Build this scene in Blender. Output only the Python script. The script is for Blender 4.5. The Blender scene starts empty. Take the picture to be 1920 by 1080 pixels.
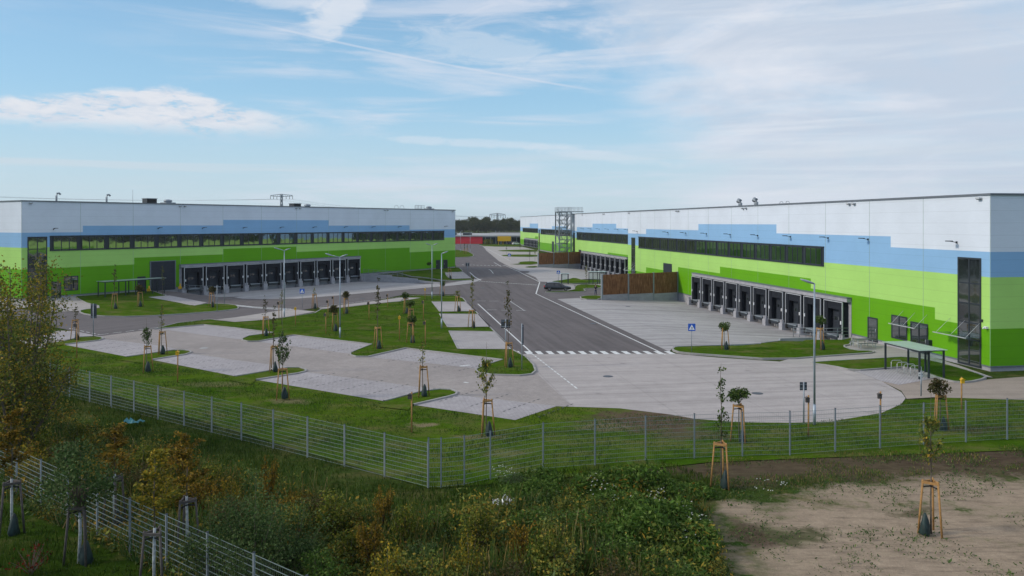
import bpy, math, random
import numpy as np
from mathutils import Vector, Matrix
from mathutils.geometry import tessellate_polygon
random.seed(7); RNG = np.random.default_rng(7)
F = 1490.0; HC = 12.0; HY = 418.0          # focal length in photo pixels, camera height, horizon row
S = bpy.context.scene; C = S.collection
R = math.radians
def lerp(a, b, t): return a+(b-a)*t
def clamp(t, a=0., b=1.): return max(a, min(b, t))

# ------------------------------------------------------------------ frames of the two main halls
A0 = Vector((38.72, 64.3)); AU = Vector((-.1552, .9879)); AN = Vector((-.9879, -.1552))
L0 = Vector((-70.0, 113.4)); LU = Vector((.558, .830)); LN = Vector((.830, -.558))
ZL = .85
YARD_A = [(13.0, 124.9), (14.2, 125.6), (28.1, 133.6), (36.0, 83.4), (33.5, 82.6), (31.6, 81.5), (27.7, 80.8), (24.5, 78.8), (20.0, 76.9), (15.5, 76.5), (9.0, 124)]
YARD_B = [(4.5, 213), (7.06, 214.6), (20.2, 225.6), (28.6, 172.5), (19.7, 174.5), (7.4, 161.5), (5.5, 163)]
def inside(x, y, P):
    c = False; j = len(P)-1
    for i in range(len(P)):
        xi, yi = P[i]; xj, yj = P[j]
        if (yi > y) != (yj > y) and x < (xj-xi)*(y-yi)/(yj-yi)+xi: c = not c
        j = i
    return c
def zy_a(x, y): return -1.0*clamp(1-((x-A0.x)*AN.x+(y-A0.y)*AN.y)/18.0)
def zy_b(x, y): return -1.0*clamp(1-((55.4-.1571*y)-x)/13.0)
def gz(x, y):
    "height of the ground"
    if 5 < x < 42 and 70 < y < 140:
        if inside(x, y, YARD_A): return zy_a(x, y)
    if 4 < x < 31 and 158 < y < 228 and inside(x, y, YARD_B): return zy_b(x, y)
    rx, ry = x-L0.x, y-L0.y
    s = rx*LU.x+ry*LU.y; d = rx*LN.x+ry*LN.y
    if -30 < s < 112 and -3 < d < 32:
        d = max(d, 0)
        if s < 22: return ZL*clamp(1+s/28)*(1-clamp((d-3)/24))
        if s < 27: return lerp(ZL, -.45, (s-22)/5)*(1-clamp((d-1)/25))
        if s < 67.35: return -.45*(1-clamp((d-1)/25))
        return ZL*(1-clamp((d-3)/14))*clamp(1-(s-101)/11)
    return 0.0
def G(px, py, dz=0.0):
    "photo pixel -> point on the ground"
    z = 0.0
    for _ in range(14):
        Y = (HC-z)*F/(py-HY); X = (px-960)*Y/F
        z = lerp(z, gz(X, Y)+dz, .7)
    return Vector((X, Y, gz(X, Y)))
def P0(pts): return [((px-960)*HC/(py-HY), HC*F/(py-HY)) for px, py in pts]
def P2(pts): return [tuple(G(*p).xy) for p in pts]

# ------------------------------------------------------------------ objects, names, labels
def tag(o, label=None, cat=None, group=None, kind=None):
    if label: o['label'] = label
    if cat: o['category'] = cat
    if group: o['group'] = group
    if kind: o['kind'] = kind
    return o
def empty(name, loc=(0, 0, 0), rz=0.0, label=None, cat=None, group=None):
    o = bpy.data.objects.new(name, None); C.objects.link(o)
    o.location = loc; o.rotation_euler = (0, 0, rz); o.empty_display_size = .3
    return tag(o, label, cat, group)
def inst(name, mesh, parent=None, loc=(0, 0, 0), rz=0.0, sc=1.0):
    o = bpy.data.objects.new(name, mesh); C.objects.link(o); o.parent = parent
    o.location = loc; o.rotation_euler = (0, 0, rz)
    o.scale = (sc, sc, sc) if not hasattr(sc, '__len__') else sc
    return o
def copy_tree(o, parent=None):
    c = o.copy(); C.objects.link(c); c.parent = parent
    for ch in list(o.children): copy_tree(ch, c)
    return c
class MB:
    "collects faces; build() links them as one mesh object"
    def __init__(s): s.v = []; s.f = []; s.m = []; s.mats = []; s.sm = []
    def mi(s, mat):
        if mat not in s.mats: s.mats.append(mat)
        return s.mats.index(mat)
    def add(s, vs, fs, mat, smooth=False):
        b = len(s.v); s.v += [tuple(v) for v in vs]; k = s.mi(mat)
        for f in fs: s.f.append([b+i for i in f]); s.m.append(k); s.sm.append(smooth)
        return s
    def box(s, x0, x1, y0, y1, z0, z1, mat):
        x0, x1 = sorted((x0, x1)); y0, y1 = sorted((y0, y1)); z0, z1 = sorted((z0, z1))
        vs = [(x, y, z) for z in (z0, z1) for y in (y0, y1) for x in (x0, x1)]
        return s.add(vs, [(0, 2, 3, 1), (4, 5, 7, 6), (0, 1, 5, 4), (2, 6, 7, 3), (0, 4, 6, 2), (1, 3, 7, 5)], mat)
    def quad(s, a, b, c, d, mat): return s.add([a, b, c, d], [(0, 1, 2, 3)], mat)
    def tube(s, pts, r, mat, n=6, r2=None, caps=True, smooth=True):
        pts = [Vector(p) for p in pts]; k = len(pts); vs = []; fs = []
        for i, p in enumerate(pts):
            t = (pts[min(i+1, k-1)]-pts[max(i-1, 0)]).normalized()
            u = t.orthogonal().normalized() if abs(t.z) > .99 else t.cross(Vector((0, 0, 1))).normalized()
            w = t.cross(u); rr = r if r2 is None else lerp(r, r2, i/(k-1))
            for j in range(n):
                a = 2*math.pi*j/n+math.pi/n
                vs.append(p+u*math.cos(a)*rr+w*math.sin(a)*rr)
        for i in range(k-1):
            for j in range(n): fs.append((i*n+j, i*n+(j+1) % n, (i+1)*n+(j+1) % n, (i+1)*n+j))
        if caps: fs += [tuple(range(n))[::-1], tuple(range((k-1)*n, k*n))]
        return s.add(vs, fs, mat, smooth and n > 4)
    def beam(s, a, b, w, h, mat):
        "rectangular bar from a to b, w across, h deep"
        a, b = Vector(a), Vector(b); t = (b-a).normalized()
        u = t.orthogonal().normalized() if abs(t.z) > .99 else t.cross(Vector((0, 0, 1))).normalized()
        v = t.cross(u); vs = [p+u*i*w/2+v*j*h/2 for p in (a, b) for i, j in ((-1, -1), (1, -1), (1, 1), (-1, 1))]
        return s.add(vs, [(3, 2, 1, 0), (4, 5, 6, 7), (0, 1, 5, 4), (1, 2, 6, 5), (2, 3, 7, 6), (3, 0, 4, 7)], mat)
    def lathe(s, prof, mat, n=16, c=(0, 0, 0)):
        vs = []; fs = []
        for r, z in prof:
            for j in range(n):
                a = 2*math.pi*j/n; vs.append((c[0]+r*math.cos(a), c[1]+r*math.sin(a), c[2]+z))
        for i in range(len(prof)-1):
            for j in range(n): fs.append((i*n+j, i*n+(j+1) % n, (i+1)*n+(j+1) % n, (i+1)*n+j))
        return s.add(vs, fs, mat, True)
    def prism(s, pts, z0, z1, mat):
        "extruded outline (x, y) between z0 and z1"
        n = len(pts); vs = [(x, y, z0) for x, y in pts]+[(x, y, z1) for x, y in pts]
        return s.add(vs, [tuple(range(n))[::-1], tuple(range(n, 2*n))]+[(i, (i+1) % n, n+(i+1) % n, n+i) for i in range(n)], mat)
    def mesh(s, name):
        me = bpy.data.meshes.new(name); me.from_pydata(s.v, [], s.f)
        for m in s.mats: me.materials.append(m)
        me.polygons.foreach_set('material_index', s.m); me.polygons.foreach_set('use_smooth', s.sm)
        me.update(); return me
    def build(s, name, parent=None, loc=(0, 0, 0), rz=0.0):
        return inst(name, s.mesh(name), parent, loc, rz)

# ------------------------------------------------------------------ materials
class NT:
    def __init__(s, name):
        s.mat = bpy.data.materials.new(name); s.mat.use_nodes = True; s.t = s.mat.node_tree
        s.b = s.t.nodes['Principled BSDF']
    def n(s, typ, **kw):
        nd = s.t.nodes.new(typ); ins = kw.pop('ins', {})
        for k, v in kw.items(): setattr(nd, k, v)
        for k, v in ins.items():
            if isinstance(v, bpy.types.NodeSocket): s.t.links.new(v, nd.inputs[k])
            else: nd.inputs[k].default_value = v
        return nd
    def pos(s): return s.n('ShaderNodeNewGeometry').outputs['Position']
    def noise(s, scale, detail=4, vec=None, rough=.55, dist=0.0):
        return s.n('ShaderNodeTexNoise', ins={'Scale': scale, 'Detail': detail, 'Roughness': rough, 'Distortion': dist, 'Vector': vec or s.pos()}).outputs['Fac']
    def ramp(s, fac, stops, interp='LINEAR'):
        r = s.n('ShaderNodeValToRGB', ins={'Fac': fac}); e = r.color_ramp.elements; r.color_ramp.interpolation = interp
        while len(e) < len(stops): e.new(.5)
        for i, (p, c) in enumerate(stops):
            e[i].position = p; e[i].color = (c, c, c, 1) if isinstance(c, (int, float)) else (*c, 1)
        return r.outputs['Color']
    def mix(s, fac, a, b, mode='MIX'):
        nd = s.n('ShaderNodeMix', data_type='RGBA', blend_type=mode)
        for k, v in ((0, fac), (6, a), (7, b)):
            if isinstance(v, bpy.types.NodeSocket): s.t.links.new(v, nd.inputs[k])
            elif k == 0: nd.inputs[0].default_value = v
            else: nd.inputs[k].default_value = (*v, 1)
        return nd.outputs[2]
    def math(s, op, a, b=0.0, c=0.0):
        nd = s.n('ShaderNodeMath', operation=op)
        for i, v in enumerate((a, b, c)):
            if isinstance(v, bpy.types.NodeSocket): s.t.links.new(v, nd.inputs[i])
            else: nd.inputs[i].default_value = v
        return nd.outputs[0]
    def mapping(s, vec, scale=(1, 1, 1), rz=0.0, loc=(0, 0, 0)):
        return s.n('ShaderNodeMapping', ins={'Vector': vec, 'Scale': scale, 'Rotation': (0, 0, rz), 'Location': loc}).outputs[0]
    def bump(s, h, strength=.3, dist=.02):
        s.t.links.new(s.n('ShaderNodeBump', ins={'Height': h, 'Strength': strength, 'Distance': dist}).outputs[0], s.b.inputs['Normal'])
    def out(s, col, rough=.8, metal=0.0, spec=.5):
        for k, v in (('Base Color', col), ('Roughness', rough), ('Metallic', metal), ('Specular IOR Level', spec)):
            if isinstance(v, bpy.types.NodeSocket): s.t.links.new(v, s.b.inputs[k])
            else: s.b.inputs[k].default_value = (*v, 1) if k == 'Base Color' else v
        return s.mat
def plain(name, col, rough=.6, metal=0., var=.12, scale=3.0, spec=.5):
    t = NT(name); f = t.noise(scale, 5)
    a = tuple(c*(1-var) for c in col); b = tuple(min(1, c*(1+var)) for c in col)
    return t.out(t.ramp(f, [(.3, a), (.7, b)]), rough, metal, spec)
def cladding(name, col):
    t = NT(name); p = t.pos(); base = t.noise(.25, 3)
    z = t.n('ShaderNodeSeparateXYZ', ins={0: p}).outputs[2]
    tri = t.math('PINGPONG', z, .5)
    line = t.ramp(tri, [(0, .86), (.035, 1), (1, 1)])
    fine = t.mapping(p, (1, 1, 14)); f2 = t.noise(1.2, 3, fine)
    c = t.ramp(base, [(.3, tuple(x*.95 for x in col)), (.7, tuple(min(1, x*1.04) for x in col))])
    c = t.mix(1.0, c, line, 'MULTIPLY')
    c = t.mix(1.0, c, t.ramp(f2, [(.3, .96), (.7, 1.0)]), 'MULTIPLY')
    t.bump(line, .4, .01)
    return t.out(c, .5, 0, .15)
M = {}
M['white'] = cladding('white_panel', (.69, .74, .82))
M['blue'] = cladding('blue_panel', (.27, .47, .71))
M['lime'] = cladding('lime_panel', (.40, .67, .17))
M['green'] = cladding('green_panel', (.128, .37, .006))
M['seam'] = plain('joint_profile', (.30, .40, .34), .5)
M['frame'] = plain('anthracite_frame', (.022, .028, .036), .5)
M['flash'] = plain('grey_flashing', (.14, .155, .18), .5)
t = NT('window_glass'); n = t.noise(.35, 2); t.bump(n, .12, .15)
t.b.inputs['IOR'].default_value = 2.2; M['glass'] = t.out(t.ramp(t.noise(.2, 2), [(.4, (.012, .016, .016)), (.6, (.03, .04, .035))]), .04, 0, .9)
t = NT('clear_glass'); t.b.inputs['Transmission Weight'].default_value = 1.0; t.b.inputs['IOR'].default_value = 1.04
M['clear'] = t.out((.80, .90, .87), .02)
M['curtain'] = plain('black_shelter_fabric', (.015, .017, .023), .8, spec=.2)
M['door'] = plain('dark_door_panel', (.030, .035, .045), .6, spec=.25)
M['alu'] = plain('aluminium_edge', (.50, .51, .53), .4, .2)
M['whitepl'] = plain('white_plastic', (.8, .8, .8), .4)
M['black'] = plain('black_rubber', (.015, .015, .015), .8)
M['galv'] = plain('galvanised_steel', (.27, .30, .33), .5, .3)
M['pole'] = plain('lamp_pole_steel', (.34, .40, .46), .45, .4)
M['lamphead'] = plain('lamp_head', (.28, .32, .36), .4, .3)
M['wirefence'] = plain('fence_wire', (.20, .25, .235), .5, .3)
M['wood'] = plain('stake_wood', (.38, .20, .065), .8, 0, .25, 9)
M['oldwood'] = plain('weathered_stake_wood', (.085, .072, .065), .85, 0, .3, 9)
M['bag'] = plain('watering_bag_fabric', (.010, .028, .026), .6, 0, .4, 6)
M['bluesign'] = plain('blue_sign_face', (.012, .10, .50), .4)
M['signback'] = plain('dark_sign_back', (.035, .042, .055), .5)
M['yellow'] = plain('yellow_paint', (.75, .42, .01), .5)
M['red'] = plain('red_cladding', (.62, .02, .035), .5, 0, .1, .3)
M['roofgrey'] = plain('pale_flat_roof', (.33, .33, .32), .8, 0, .2, .1)
M['barkb'] = plain('young_bark', (.12, .095, .07), .9, 0, .3, 12)
M['barkw'] = plain('whitewashed_bark', (.36, .38, .38), .9, 0, .4, 9)
M['bluebag'] = plain('turquoise_plastic', (.04, .20, .23), .5)
def concrete(name, col, streak=0.0, axis=0.0, joints=0.0, jx=4.2, jy=4.2):
    t = NT(name); p = t.pos(); m = t.mapping(p, (1, 1, 1), axis)
    big = t.noise(.09, 5, None, .6, .4); mid = t.noise(.9, 6, None, .65); fine = t.noise(9, 4)
    c = t.ramp(big, [(.28, tuple(x*.86 for x in col)), (.72, tuple(x*1.1 for x in col))])
    c = t.mix(.5, c, t.ramp(mid, [(.3, tuple(x*.82 for x in col)), (.7, tuple(x*1.14 for x in col))]))
    c = t.mix(1.0, c, t.ramp(fine, [(.3, .9), (.7, 1.06)]), 'MULTIPLY')
    if streak:
        st = t.noise(1.0, 5, t.mapping(m, (.05, 1.3, 1)))
        c = t.mix(streak, c, t.mix(1.0, c, t.ramp(st, [(.35, .78), (.5, 1.0), (.68, 1.18)]), 'MULTIPLY'))
    if joints:
        xyz = t.n('ShaderNodeSeparateXYZ', ins={0: m})
        for k, w in ((0, jx), (1, jy)):
            q = t.math('PINGPONG', xyz.outputs[k], w/2); jj = 1+joints if (k == 1 and streak > .75) else 1-joints*.7
            c = t.mix(1.0, c, t.ramp(q, [(0, jj), (.03, jj), (.06, 1), (1, 1)]), 'MULTIPLY')
    st2 = t.noise(2.3, 4, t.mapping(m, (.03, .55, 1), 0, (3, 7, 0)), .6); c = t.mix(.7, c, t.mix(1.0, c, t.ramp(st2, [(.40, .84), (.48, 1.0), (.56, 1.0), (.62, 1.10)]), 'MULTIPLY'))
    spots = t.n('ShaderNodeTexVoronoi', ins={'Vector': p, 'Scale': .35, 'Randomness': 1.0}).outputs['Distance']; c = t.mix(1.0, c, t.ramp(t.math('ADD', spots, t.math('MULTIPLY', mid, .25)), [(.12, .74), (.24, 1.0), (1, 1)]), 'MULTIPLY')
    t.bump(fine, .3, .01)
    return t.out(c, .88, 0, .25)
AX_A = -math.atan2(AU.y, AU.x)+math.pi/2; AX_L = -math.atan2(LU.y, LU.x)
M['conc'] = concrete('cast_concrete', (0.372, 0.365, 0.386))
M['concyard'] = concrete('yard_concrete', (0.372, 0.351, 0.344), 1.0, AX_A, .25, 5.0, 5.0)
M['concyardL'] = concrete('yard_concrete_far', (0.355, 0.339, 0.336), .9, AX_L, .22, 5, 5)
M['conccircle'] = concrete('turning_circle_concrete', (0.394, 0.354, 0.334), .25, AX_A, .18, 6.0, 6.0)
M['kerb'] = concrete('kerb_stone', (0.346, 0.333, 0.320))
M['asphalt'] = concrete('asphalt', (0.128, 0.111, 0.109), .6, AX_A+1.57)
M['asphalt_old'] = concrete('asphalt_side_road', (0.137, 0.121, 0.119), .4, AX_L)
M['gravel'] = concrete('gravel_path', (0.319, 0.264, 0.218))
M['slab'] = concrete('pale_paving', (0.383, 0.349, 0.324))
def pavers(name, col, w, h, axis, joint=.35):
    t = NT(name); p = t.pos(); m = t.mapping(p, (1, 1, 1), axis)
    br = t.n('ShaderNodeTexBrick', ins={'Vector': m, 'Color1': (*[x*.93 for x in col], 1), 'Color2': (*[x*1.06 for x in col], 1), 'Mortar': (*[x*joint for x in col], 1), 'Scale': 1.0, 'Mortar Size': .014, 'Brick Width': w, 'Row Height': h}).outputs[0]
    big = t.ramp(t.noise(.12, 5, None, .6, .3), [(.3, .88), (.7, 1.1)]); c = t.mix(1.0, br, big, 'MULTIPLY')
    mid = t.noise(1.1, 5); c = t.mix(1.0, c, t.ramp(mid, [(.3, .92), (.7, 1.06)]), 'MULTIPLY')
    return t.out(c, .88, 0, .25)
M['pav'] = pavers('aisle_pavers', (0.319, 0.281, 0.259), .25, .25, AX_L, .8)
M['bay'] = pavers('parking_bay_pavers', (0.374, 0.345, 0.345), .42, .21, AX_L, .62)
M['bayA'] = pavers('roadside_bay_pavers', (0.374, 0.345, 0.336), .5, .32, AX_A, .5)
M['paint'] = plain('road_marking_white', (.62, .62, .6), .7, 0, .25, 4)
M['darkstone'] = plain('dark_marker_stones', (.055, .055, .06), .8)
def lawn(name, g1, g2, dry=.0, spots=(), soil=(.16, .115, .075)):
    t = NT(name); p = t.pos()
    big = t.noise(.16, 6, None, .65, .5); mid = t.noise(1.3, 6, None, .7); fine = t.noise(11, 5, None, .75)
    c = t.mix(t.ramp(big, [(.35, 0), (.65, 1)]), g1, g2)
    c = t.mix(1.0, c, t.ramp(mid, [(.3, .72), (.7, 1.28)]), 'MULTIPLY')
    c = t.mix(1.0, c, t.ramp(fine, [(.3, .55), (.7, 1.5)]), 'MULTIPLY')
    dryc = t.mix(mid, (.19, .155, .07), (.13, .12, .04))
    if dry:
        d = t.noise(.33, 6, t.mapping(p, (1, 1.6, 1), .3), .7)
        c = t.mix(t.ramp(d, [(.55-dry*.1, 0), (.70, .75)]), c, dryc)
    if spots:
        grit = t.mix(1.0, t.ramp(fine, [(.3, .76), (.7, 1.0)]), t.ramp(t.noise(1.5, 5, t.mapping(p, (.35, 2.2, 1), .5), .7), [(.36, .74), (.52, 1.0)]), 'MULTIPLY')
        w = t.n('ShaderNodeVectorMath', operation='ADD', ins={0: p}); nz = t.n('ShaderNodeTexNoise', ins={'Scale': .55, 'Detail': 5, 'Vector': p}).outputs['Color']
        s = t.n('ShaderNodeVectorMath', operation='SCALE', ins={0: nz, 'Scale': 2.4}); t.t.links.new(s.outputs[0], w.inputs[1])
        for (x, y, rx, ry, st, hole) in spots:
            q = t.n('ShaderNodeMapping', vector_type='POINT', ins={'Vector': w.outputs[0], 'Location': (-(x+1.2)/rx, -(y+1.2)/ry, 0), 'Scale': (1/rx, 1/ry, 0)}).outputs[0]
            L = t.n('ShaderNodeVectorMath', operation='LENGTH', ins={0: q}).outputs['Value']
            sc = t.mix(t.ramp(mid, [(.3, 0), (.7, 1)]), tuple(v*.74 for v in hole), tuple(v*1.16 for v in hole))
            sc = t.mix(1.0, sc, grit, 'MULTIPLY')
            L = t.math('ADD', L, t.math('MULTIPLY', t.math('SUBTRACT', mid, .5), 1.3))
            c = t.mix(t.ramp(L, [(.55, st), (1.1, 0)]), c, sc)
    t.bump(fine, .9, .06)
    return t.out(c, 1.0, 0, .0)
SOIL = (.125, .088, .062); STRAW = (.27, .215, .13)
def sp(px, py, rpx, rpy, st=.9, col=SOIL):
    g = G(px, py); return (g.x, g.y, rpx*g.y/F, rpy*g.y*g.y/(F*HC), st, col)
M['lawn'] = lawn('island_lawn', (.040, .088, .006), (.066, .118, .010), .6)
M['lawnfront'] = lawn('front_lawn', (.042, .095, .006), (.078, .125, .011), .8,
    [sp(1215, 788, 130, 26, .95, (.15, .105, .075)), sp(1290, 815, 90, 12, .7, (.15, .11, .075)), sp(1130, 800, 60, 12, .7, STRAW), sp(795, 797, 30, 6, .9, STRAW), sp(545, 752, 45, 7, .6, STRAW), sp(400, 720, 70, 6, .4, STRAW),
     sp(910, 820, 60, 6, .7, STRAW), sp(960, 850, 50, 9, .4, STRAW), sp(1840, 805, 70, 10, .7, SOIL), sp(1890, 712, 50, 8, .8, STRAW)])
M['lawnleft'] = lawn('rough_grass', (.024, .050, .006), (.036, .066, .009), .4)
SAND = (.42, .325, .235)
M['meadow'] = lawn('rough_ground', (.030, .060, .011), (.050, .070, .018), .5,
    [sp(1650, 868, 480, 40, .9, (.125, .092, .062)), sp(1400, 890, 120, 24, .8, (.12, .09, .06)), sp(1250, 880, 120, 12, .8, (.11, .08, .055)), sp(1790, 850, 220, 30, .85, (.11, .078, .055)),
     sp(2150, 950, 330, 70, .9, SAND), sp(2200, 850, 300, 30, .8, (.12, .09, .06)), sp(1650, 990, 330, 75, .97, SAND), sp(1840, 925, 220, 42, .95, SAND), sp(1640, 925, 160, 22, .9, SAND), sp(1560, 1050, 230, 60, .9, SAND), sp(1880, 1060, 220, 70, .95, SAND), sp(1720, 1080, 260, 60, .95, SAND), sp(1890, 985, 170, 45, .9, SAND), sp(1400, 955, 55, 22, .85, SAND),
     sp(1190, 912, 34, 5, .9, (.19, .14, .10)), sp(980, 928, 75, 9, .8, (.13, .085, .06)), sp(1480, 1000, 90, 22, .75, (.06, .075, .025)), sp(1700, 960, 50, 8, .6, (.07, .07, .03)), sp(1400, 1000, 40, 30, .8, (.1, .07, .05))])
def leafmat(name, stops, rough=.6, trans=.25):
    t = NT(name); r = t.n('ShaderNodeNewGeometry').outputs['Random Per Island']
    c = t.ramp(r, stops, 'LINEAR')
    c = t.mix(1.0, c, t.ramp(t.noise(.9, 3), [(.3, .65), (.7, 1.35)]), 'MULTIPLY')
    t.out(c, rough, 0, .08)
    tr = t.n('ShaderNodeBsdfTranslucent', ins={'Color': c}); mx = t.n('ShaderNodeMixShader', ins={0: trans, 1: t.b.outputs[0], 2: tr.outputs[0]})
    t.t.links.new(mx.outputs[0], t.t.nodes['Material Output'].inputs[0]); return t.mat
M['lf_green'] = leafmat('dark_green_leaves', [(0, (0.030, 0.068, 0.015)), (.6, (0.068, 0.112, 0.024)), (1, (0.135, 0.165, 0.045))])
M['lf_olive'] = leafmat('olive_autumn_leaves', [(0, (0.047, 0.081, 0.019)), (.45, (0.115, 0.149, 0.030)), (.8, (0.243, 0.230, 0.041)), (1, (0.432, 0.270, 0.041))])
M['lf_yellow'] = leafmat('yellow_leaves', [(0, (0.088, 0.100, 0.015)), (.5, (0.213, 0.188, 0.022)), (1, (0.425, 0.275, 0.025))])
M['lf_orange'] = leafmat('orange_leaves', [(0, (.06, .065, .010)), (.4, (.14, .10, .014)), (.8, (.27, .15, .02)), (1, (.36, .24, .03))])
M['lf_red'] = leafmat('red_leaves', [(0, (.06, .012, .008)), (1, (.20, .035, .015))])
M['lf_willow'] = leafmat('grey_green_leaves', [(0, (0.032, 0.068, 0.019)), (.6, (0.068, 0.115, 0.032)), (1, (0.149, 0.189, 0.068))])
M['lf_brown'] = leafmat('bronze_leaves', [(0, (0.042, 0.056, 0.017)), (.5, (0.077, 0.077, 0.025)), (1, (0.154, 0.098, 0.042))])
M['lf_far'] = leafmat('far_tree_leaves', [(0, (.025, .045, .014)), (.6, (.05, .07, .02)), (1, (.12, .10, .03))])
M['flower'] = leafmat('white_petals', [(0, (.55, .55, .5)), (1, (.8, .8, .72))])
M['weed'] = leafmat('weed_stems', [(0, (0.038, 0.080, 0.017)), (.45, (0.070, 0.131, 0.023)), (.75, (0.145, 0.160, 0.038)), (.92, (0.217, 0.145, 0.051)), (1, (0.319, 0.261, 0.116))])
M['grassbl'] = leafmat('grass_blades', [(0, (0.035, 0.077, 0.011)), (.6, (0.065, 0.125, 0.018)), (1, (0.125, 0.163, 0.037))])
M['leafy'] = leafmat('broad_weed_leaves', [(0, (.035, .075, .012)), (.6, (.075, .14, .02)), (1, (.16, .22, .05))])
M['lf_ygreen'] = leafmat('yellow_green_leaves', [(0, (.05, .075, .010)), (.5, (.11, .14, .018)), (.85, (.20, .20, .025)), (1, (.30, .20, .03))])
M['rgrass'] = leafmat('rough_grass_blades', [(0, (.026, .055, .007)), (.6, (.046, .085, .011)), (1, (.10, .12, .02))])
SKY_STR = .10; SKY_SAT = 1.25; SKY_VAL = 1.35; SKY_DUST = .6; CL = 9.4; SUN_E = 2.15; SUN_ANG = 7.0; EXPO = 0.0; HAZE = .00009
# ------------------------------------------------------------------ sheets of ground
def clip(poly, ax, lim, keep_less):
    out = []; n = len(poly)
    for i in range(n):
        a, b = poly[i], poly[(i+1) % n]
        ia = (a[ax] <= lim) if keep_less else (a[ax] >= lim); ib = (b[ax] <= lim) if keep_less else (b[ax] >= lim)
        if ia: out.append(a)
        if ia != ib:
            t = (lim-a[ax])/(b[ax]-a[ax]); out.append((a[0]+(b[0]-a[0])*t, a[1]+(b[1]-a[1])*t))
    return out
def smooth_poly(P, it=1):
    for _ in range(it):
        Q = []
        for i in range(len(P)):
            a, b = Vector(P[i]), Vector(P[(i+1) % len(P)])
            Q += [tuple(a.lerp(b, .25)), tuple(a.lerp(b, .75))]
        P = Q
    return P
def area(P): return .5*sum(P[i][0]*P[(i+1) % len(P)][1]-P[(i+1) % len(P)][0]*P[i][1] for i in range(len(P)))
def tess(mb, P, lift, mat, cell=3.0, zf=gz):
    if area(P) < 0: P = P[::-1]
    tris = tessellate_polygon([[Vector((x, y, 0)) for x, y in P]])
    flat = all(abs(zf(*p)) < 1e-6 for p in P)
    for t in tris:
        T = [P[i] for i in t]
        if area(T) < 0: T = T[::-1]
        xs = [p[0] for p in T]; ys = [p[1] for p in T]
        c = 1e6 if flat else cell
        for i in range(math.floor(min(xs)/c), math.floor(max(xs)/c)+1):
            col = clip(clip(T, 0, i*c, False), 0, (i+1)*c, True)
            if len(col) < 3: continue
            for j in range(math.floor(min(p[1] for p in col)/c), math.floor(max(p[1] for p in col)/c)+1):
                q = clip(clip(col, 1, j*c, False), 1, (j+1)*c, True)
                if len(q) >= 3 and area(q) > 1e-5: mb.add([(x, y, zf(x, y)+lift) for x, y in q], [tuple(range(len(q)))], mat)
def sheet(name, px, mat, lift, world=False, kind='structure', sm=0, cell=3.0, zf=gz):
    polys = px if isinstance(px[0][0], (tuple, list)) else [px]
    mb = MB()
    for p in polys:
        p = p if world else P2(p)
        tess(mb, smooth_poly(p, sm) if sm else p, lift, mat, cell, zf)
    return tag(mb.build(name), kind=kind)
def kerbline(mb, P, w=.15, top=.13, closed=True):
    n = len(P); V = [Vector(p) for p in P]; offs = []
    for i in range(n):
        a = V[i-1] if closed or i else V[i]; b = V[(i+1) % n] if closed or i < n-1 else V[i]
        t = (b-a).normalized(); offs.append(Vector((-t.y, t.x))*w/2)
    for i in range(n if closed else n-1):
        j = (i+1) % n
        if (V[i]-V[j]).length < .02: continue
        a0, a1, b0, b1 = V[i]-offs[i], V[i]+offs[i], V[j]-offs[j], V[j]+offs[j]
        za, zb = gz(*V[i]), gz(*V[j])
        q = [(a0.x, a0.y, za-.05), (b0.x, b0.y, zb-.05), (b0.x, b0.y, zb+top), (a0.x, a0.y, za+top), (a1.x, a1.y, za-.05), (b1.x, b1.y, zb-.05), (b1.x, b1.y, zb+top), (a1.x, a1.y, za+top)]
        mb.add(q, [(0, 1, 2, 3), (5, 4, 7, 6), (3, 2, 6, 7)], M['kerb'])
def island(name, px, mat='lawn', sm=1, hump=.0, flat=False):
    P = smooth_poly((P0 if flat else P2)(px), sm)
    mb = MB(); tess(mb, P, .10, M[mat]); o = tag(mb.build(name), kind='structure')
    k = MB(); kerbline(k, P); tag(k.build('kerb'), kind='structure'); return o, P

# the whole plain, one sheet with the fine part near the buildings
xs = sorted(set([-6000, -2500, -1200, -600, -300, -180]+list(range(-132, 100, 3))+[130, 180, 300, 600, 1200, 2500, 6000]))
ys = sorted(set([-400, -60, 0]+list(range(15, 240, 3))+[270, 320, 400, 520, 700, 1000, 1600, 3000, 9000]))
v = [(x, y, gz(x, y)-.04 - (.25 if (inside(x, y, YARD_A) or inside(x, y, YARD_B)) else 0)) for y in ys for x in xs]; nx = len(xs)
mb = MB(); mb.add(v, [(j*nx+i, j*nx+i+1, (j+1)*nx+i+1, (j+1)*nx+i) for j in range(len(ys)-1) for i in range(nx-1)], M['meadow'])
# cells that straddle a yard's edge are dropped to the lower side so they never poke through the concrete
me = mb.mesh('ground'); o = inst('ground', me); tag(o, kind='structure')
low = {}
for vt in me.vertices:
    x, y, z = vt.co
    if 0 < x < 45 and 65 < y < 235:
        m = min(gz(x+dx, y+dy) for dx in (-3, 0, 3) for dy in (-3, 0, 3))
        if m < -.01: vt.co.z = m-.3
    rx, ry = x-L0.x, y-L0.y; s_, d_ = rx*LU.x+ry*LU.y, rx*LN.x+ry*LN.y
    if 20 < s_ < 72 and -5 < d_ < 30: vt.co.z = min(gz(x+a_, y+b_) for a_ in (-3, 0, 3) for b_ in (-3, 0, 3))-.12
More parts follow.
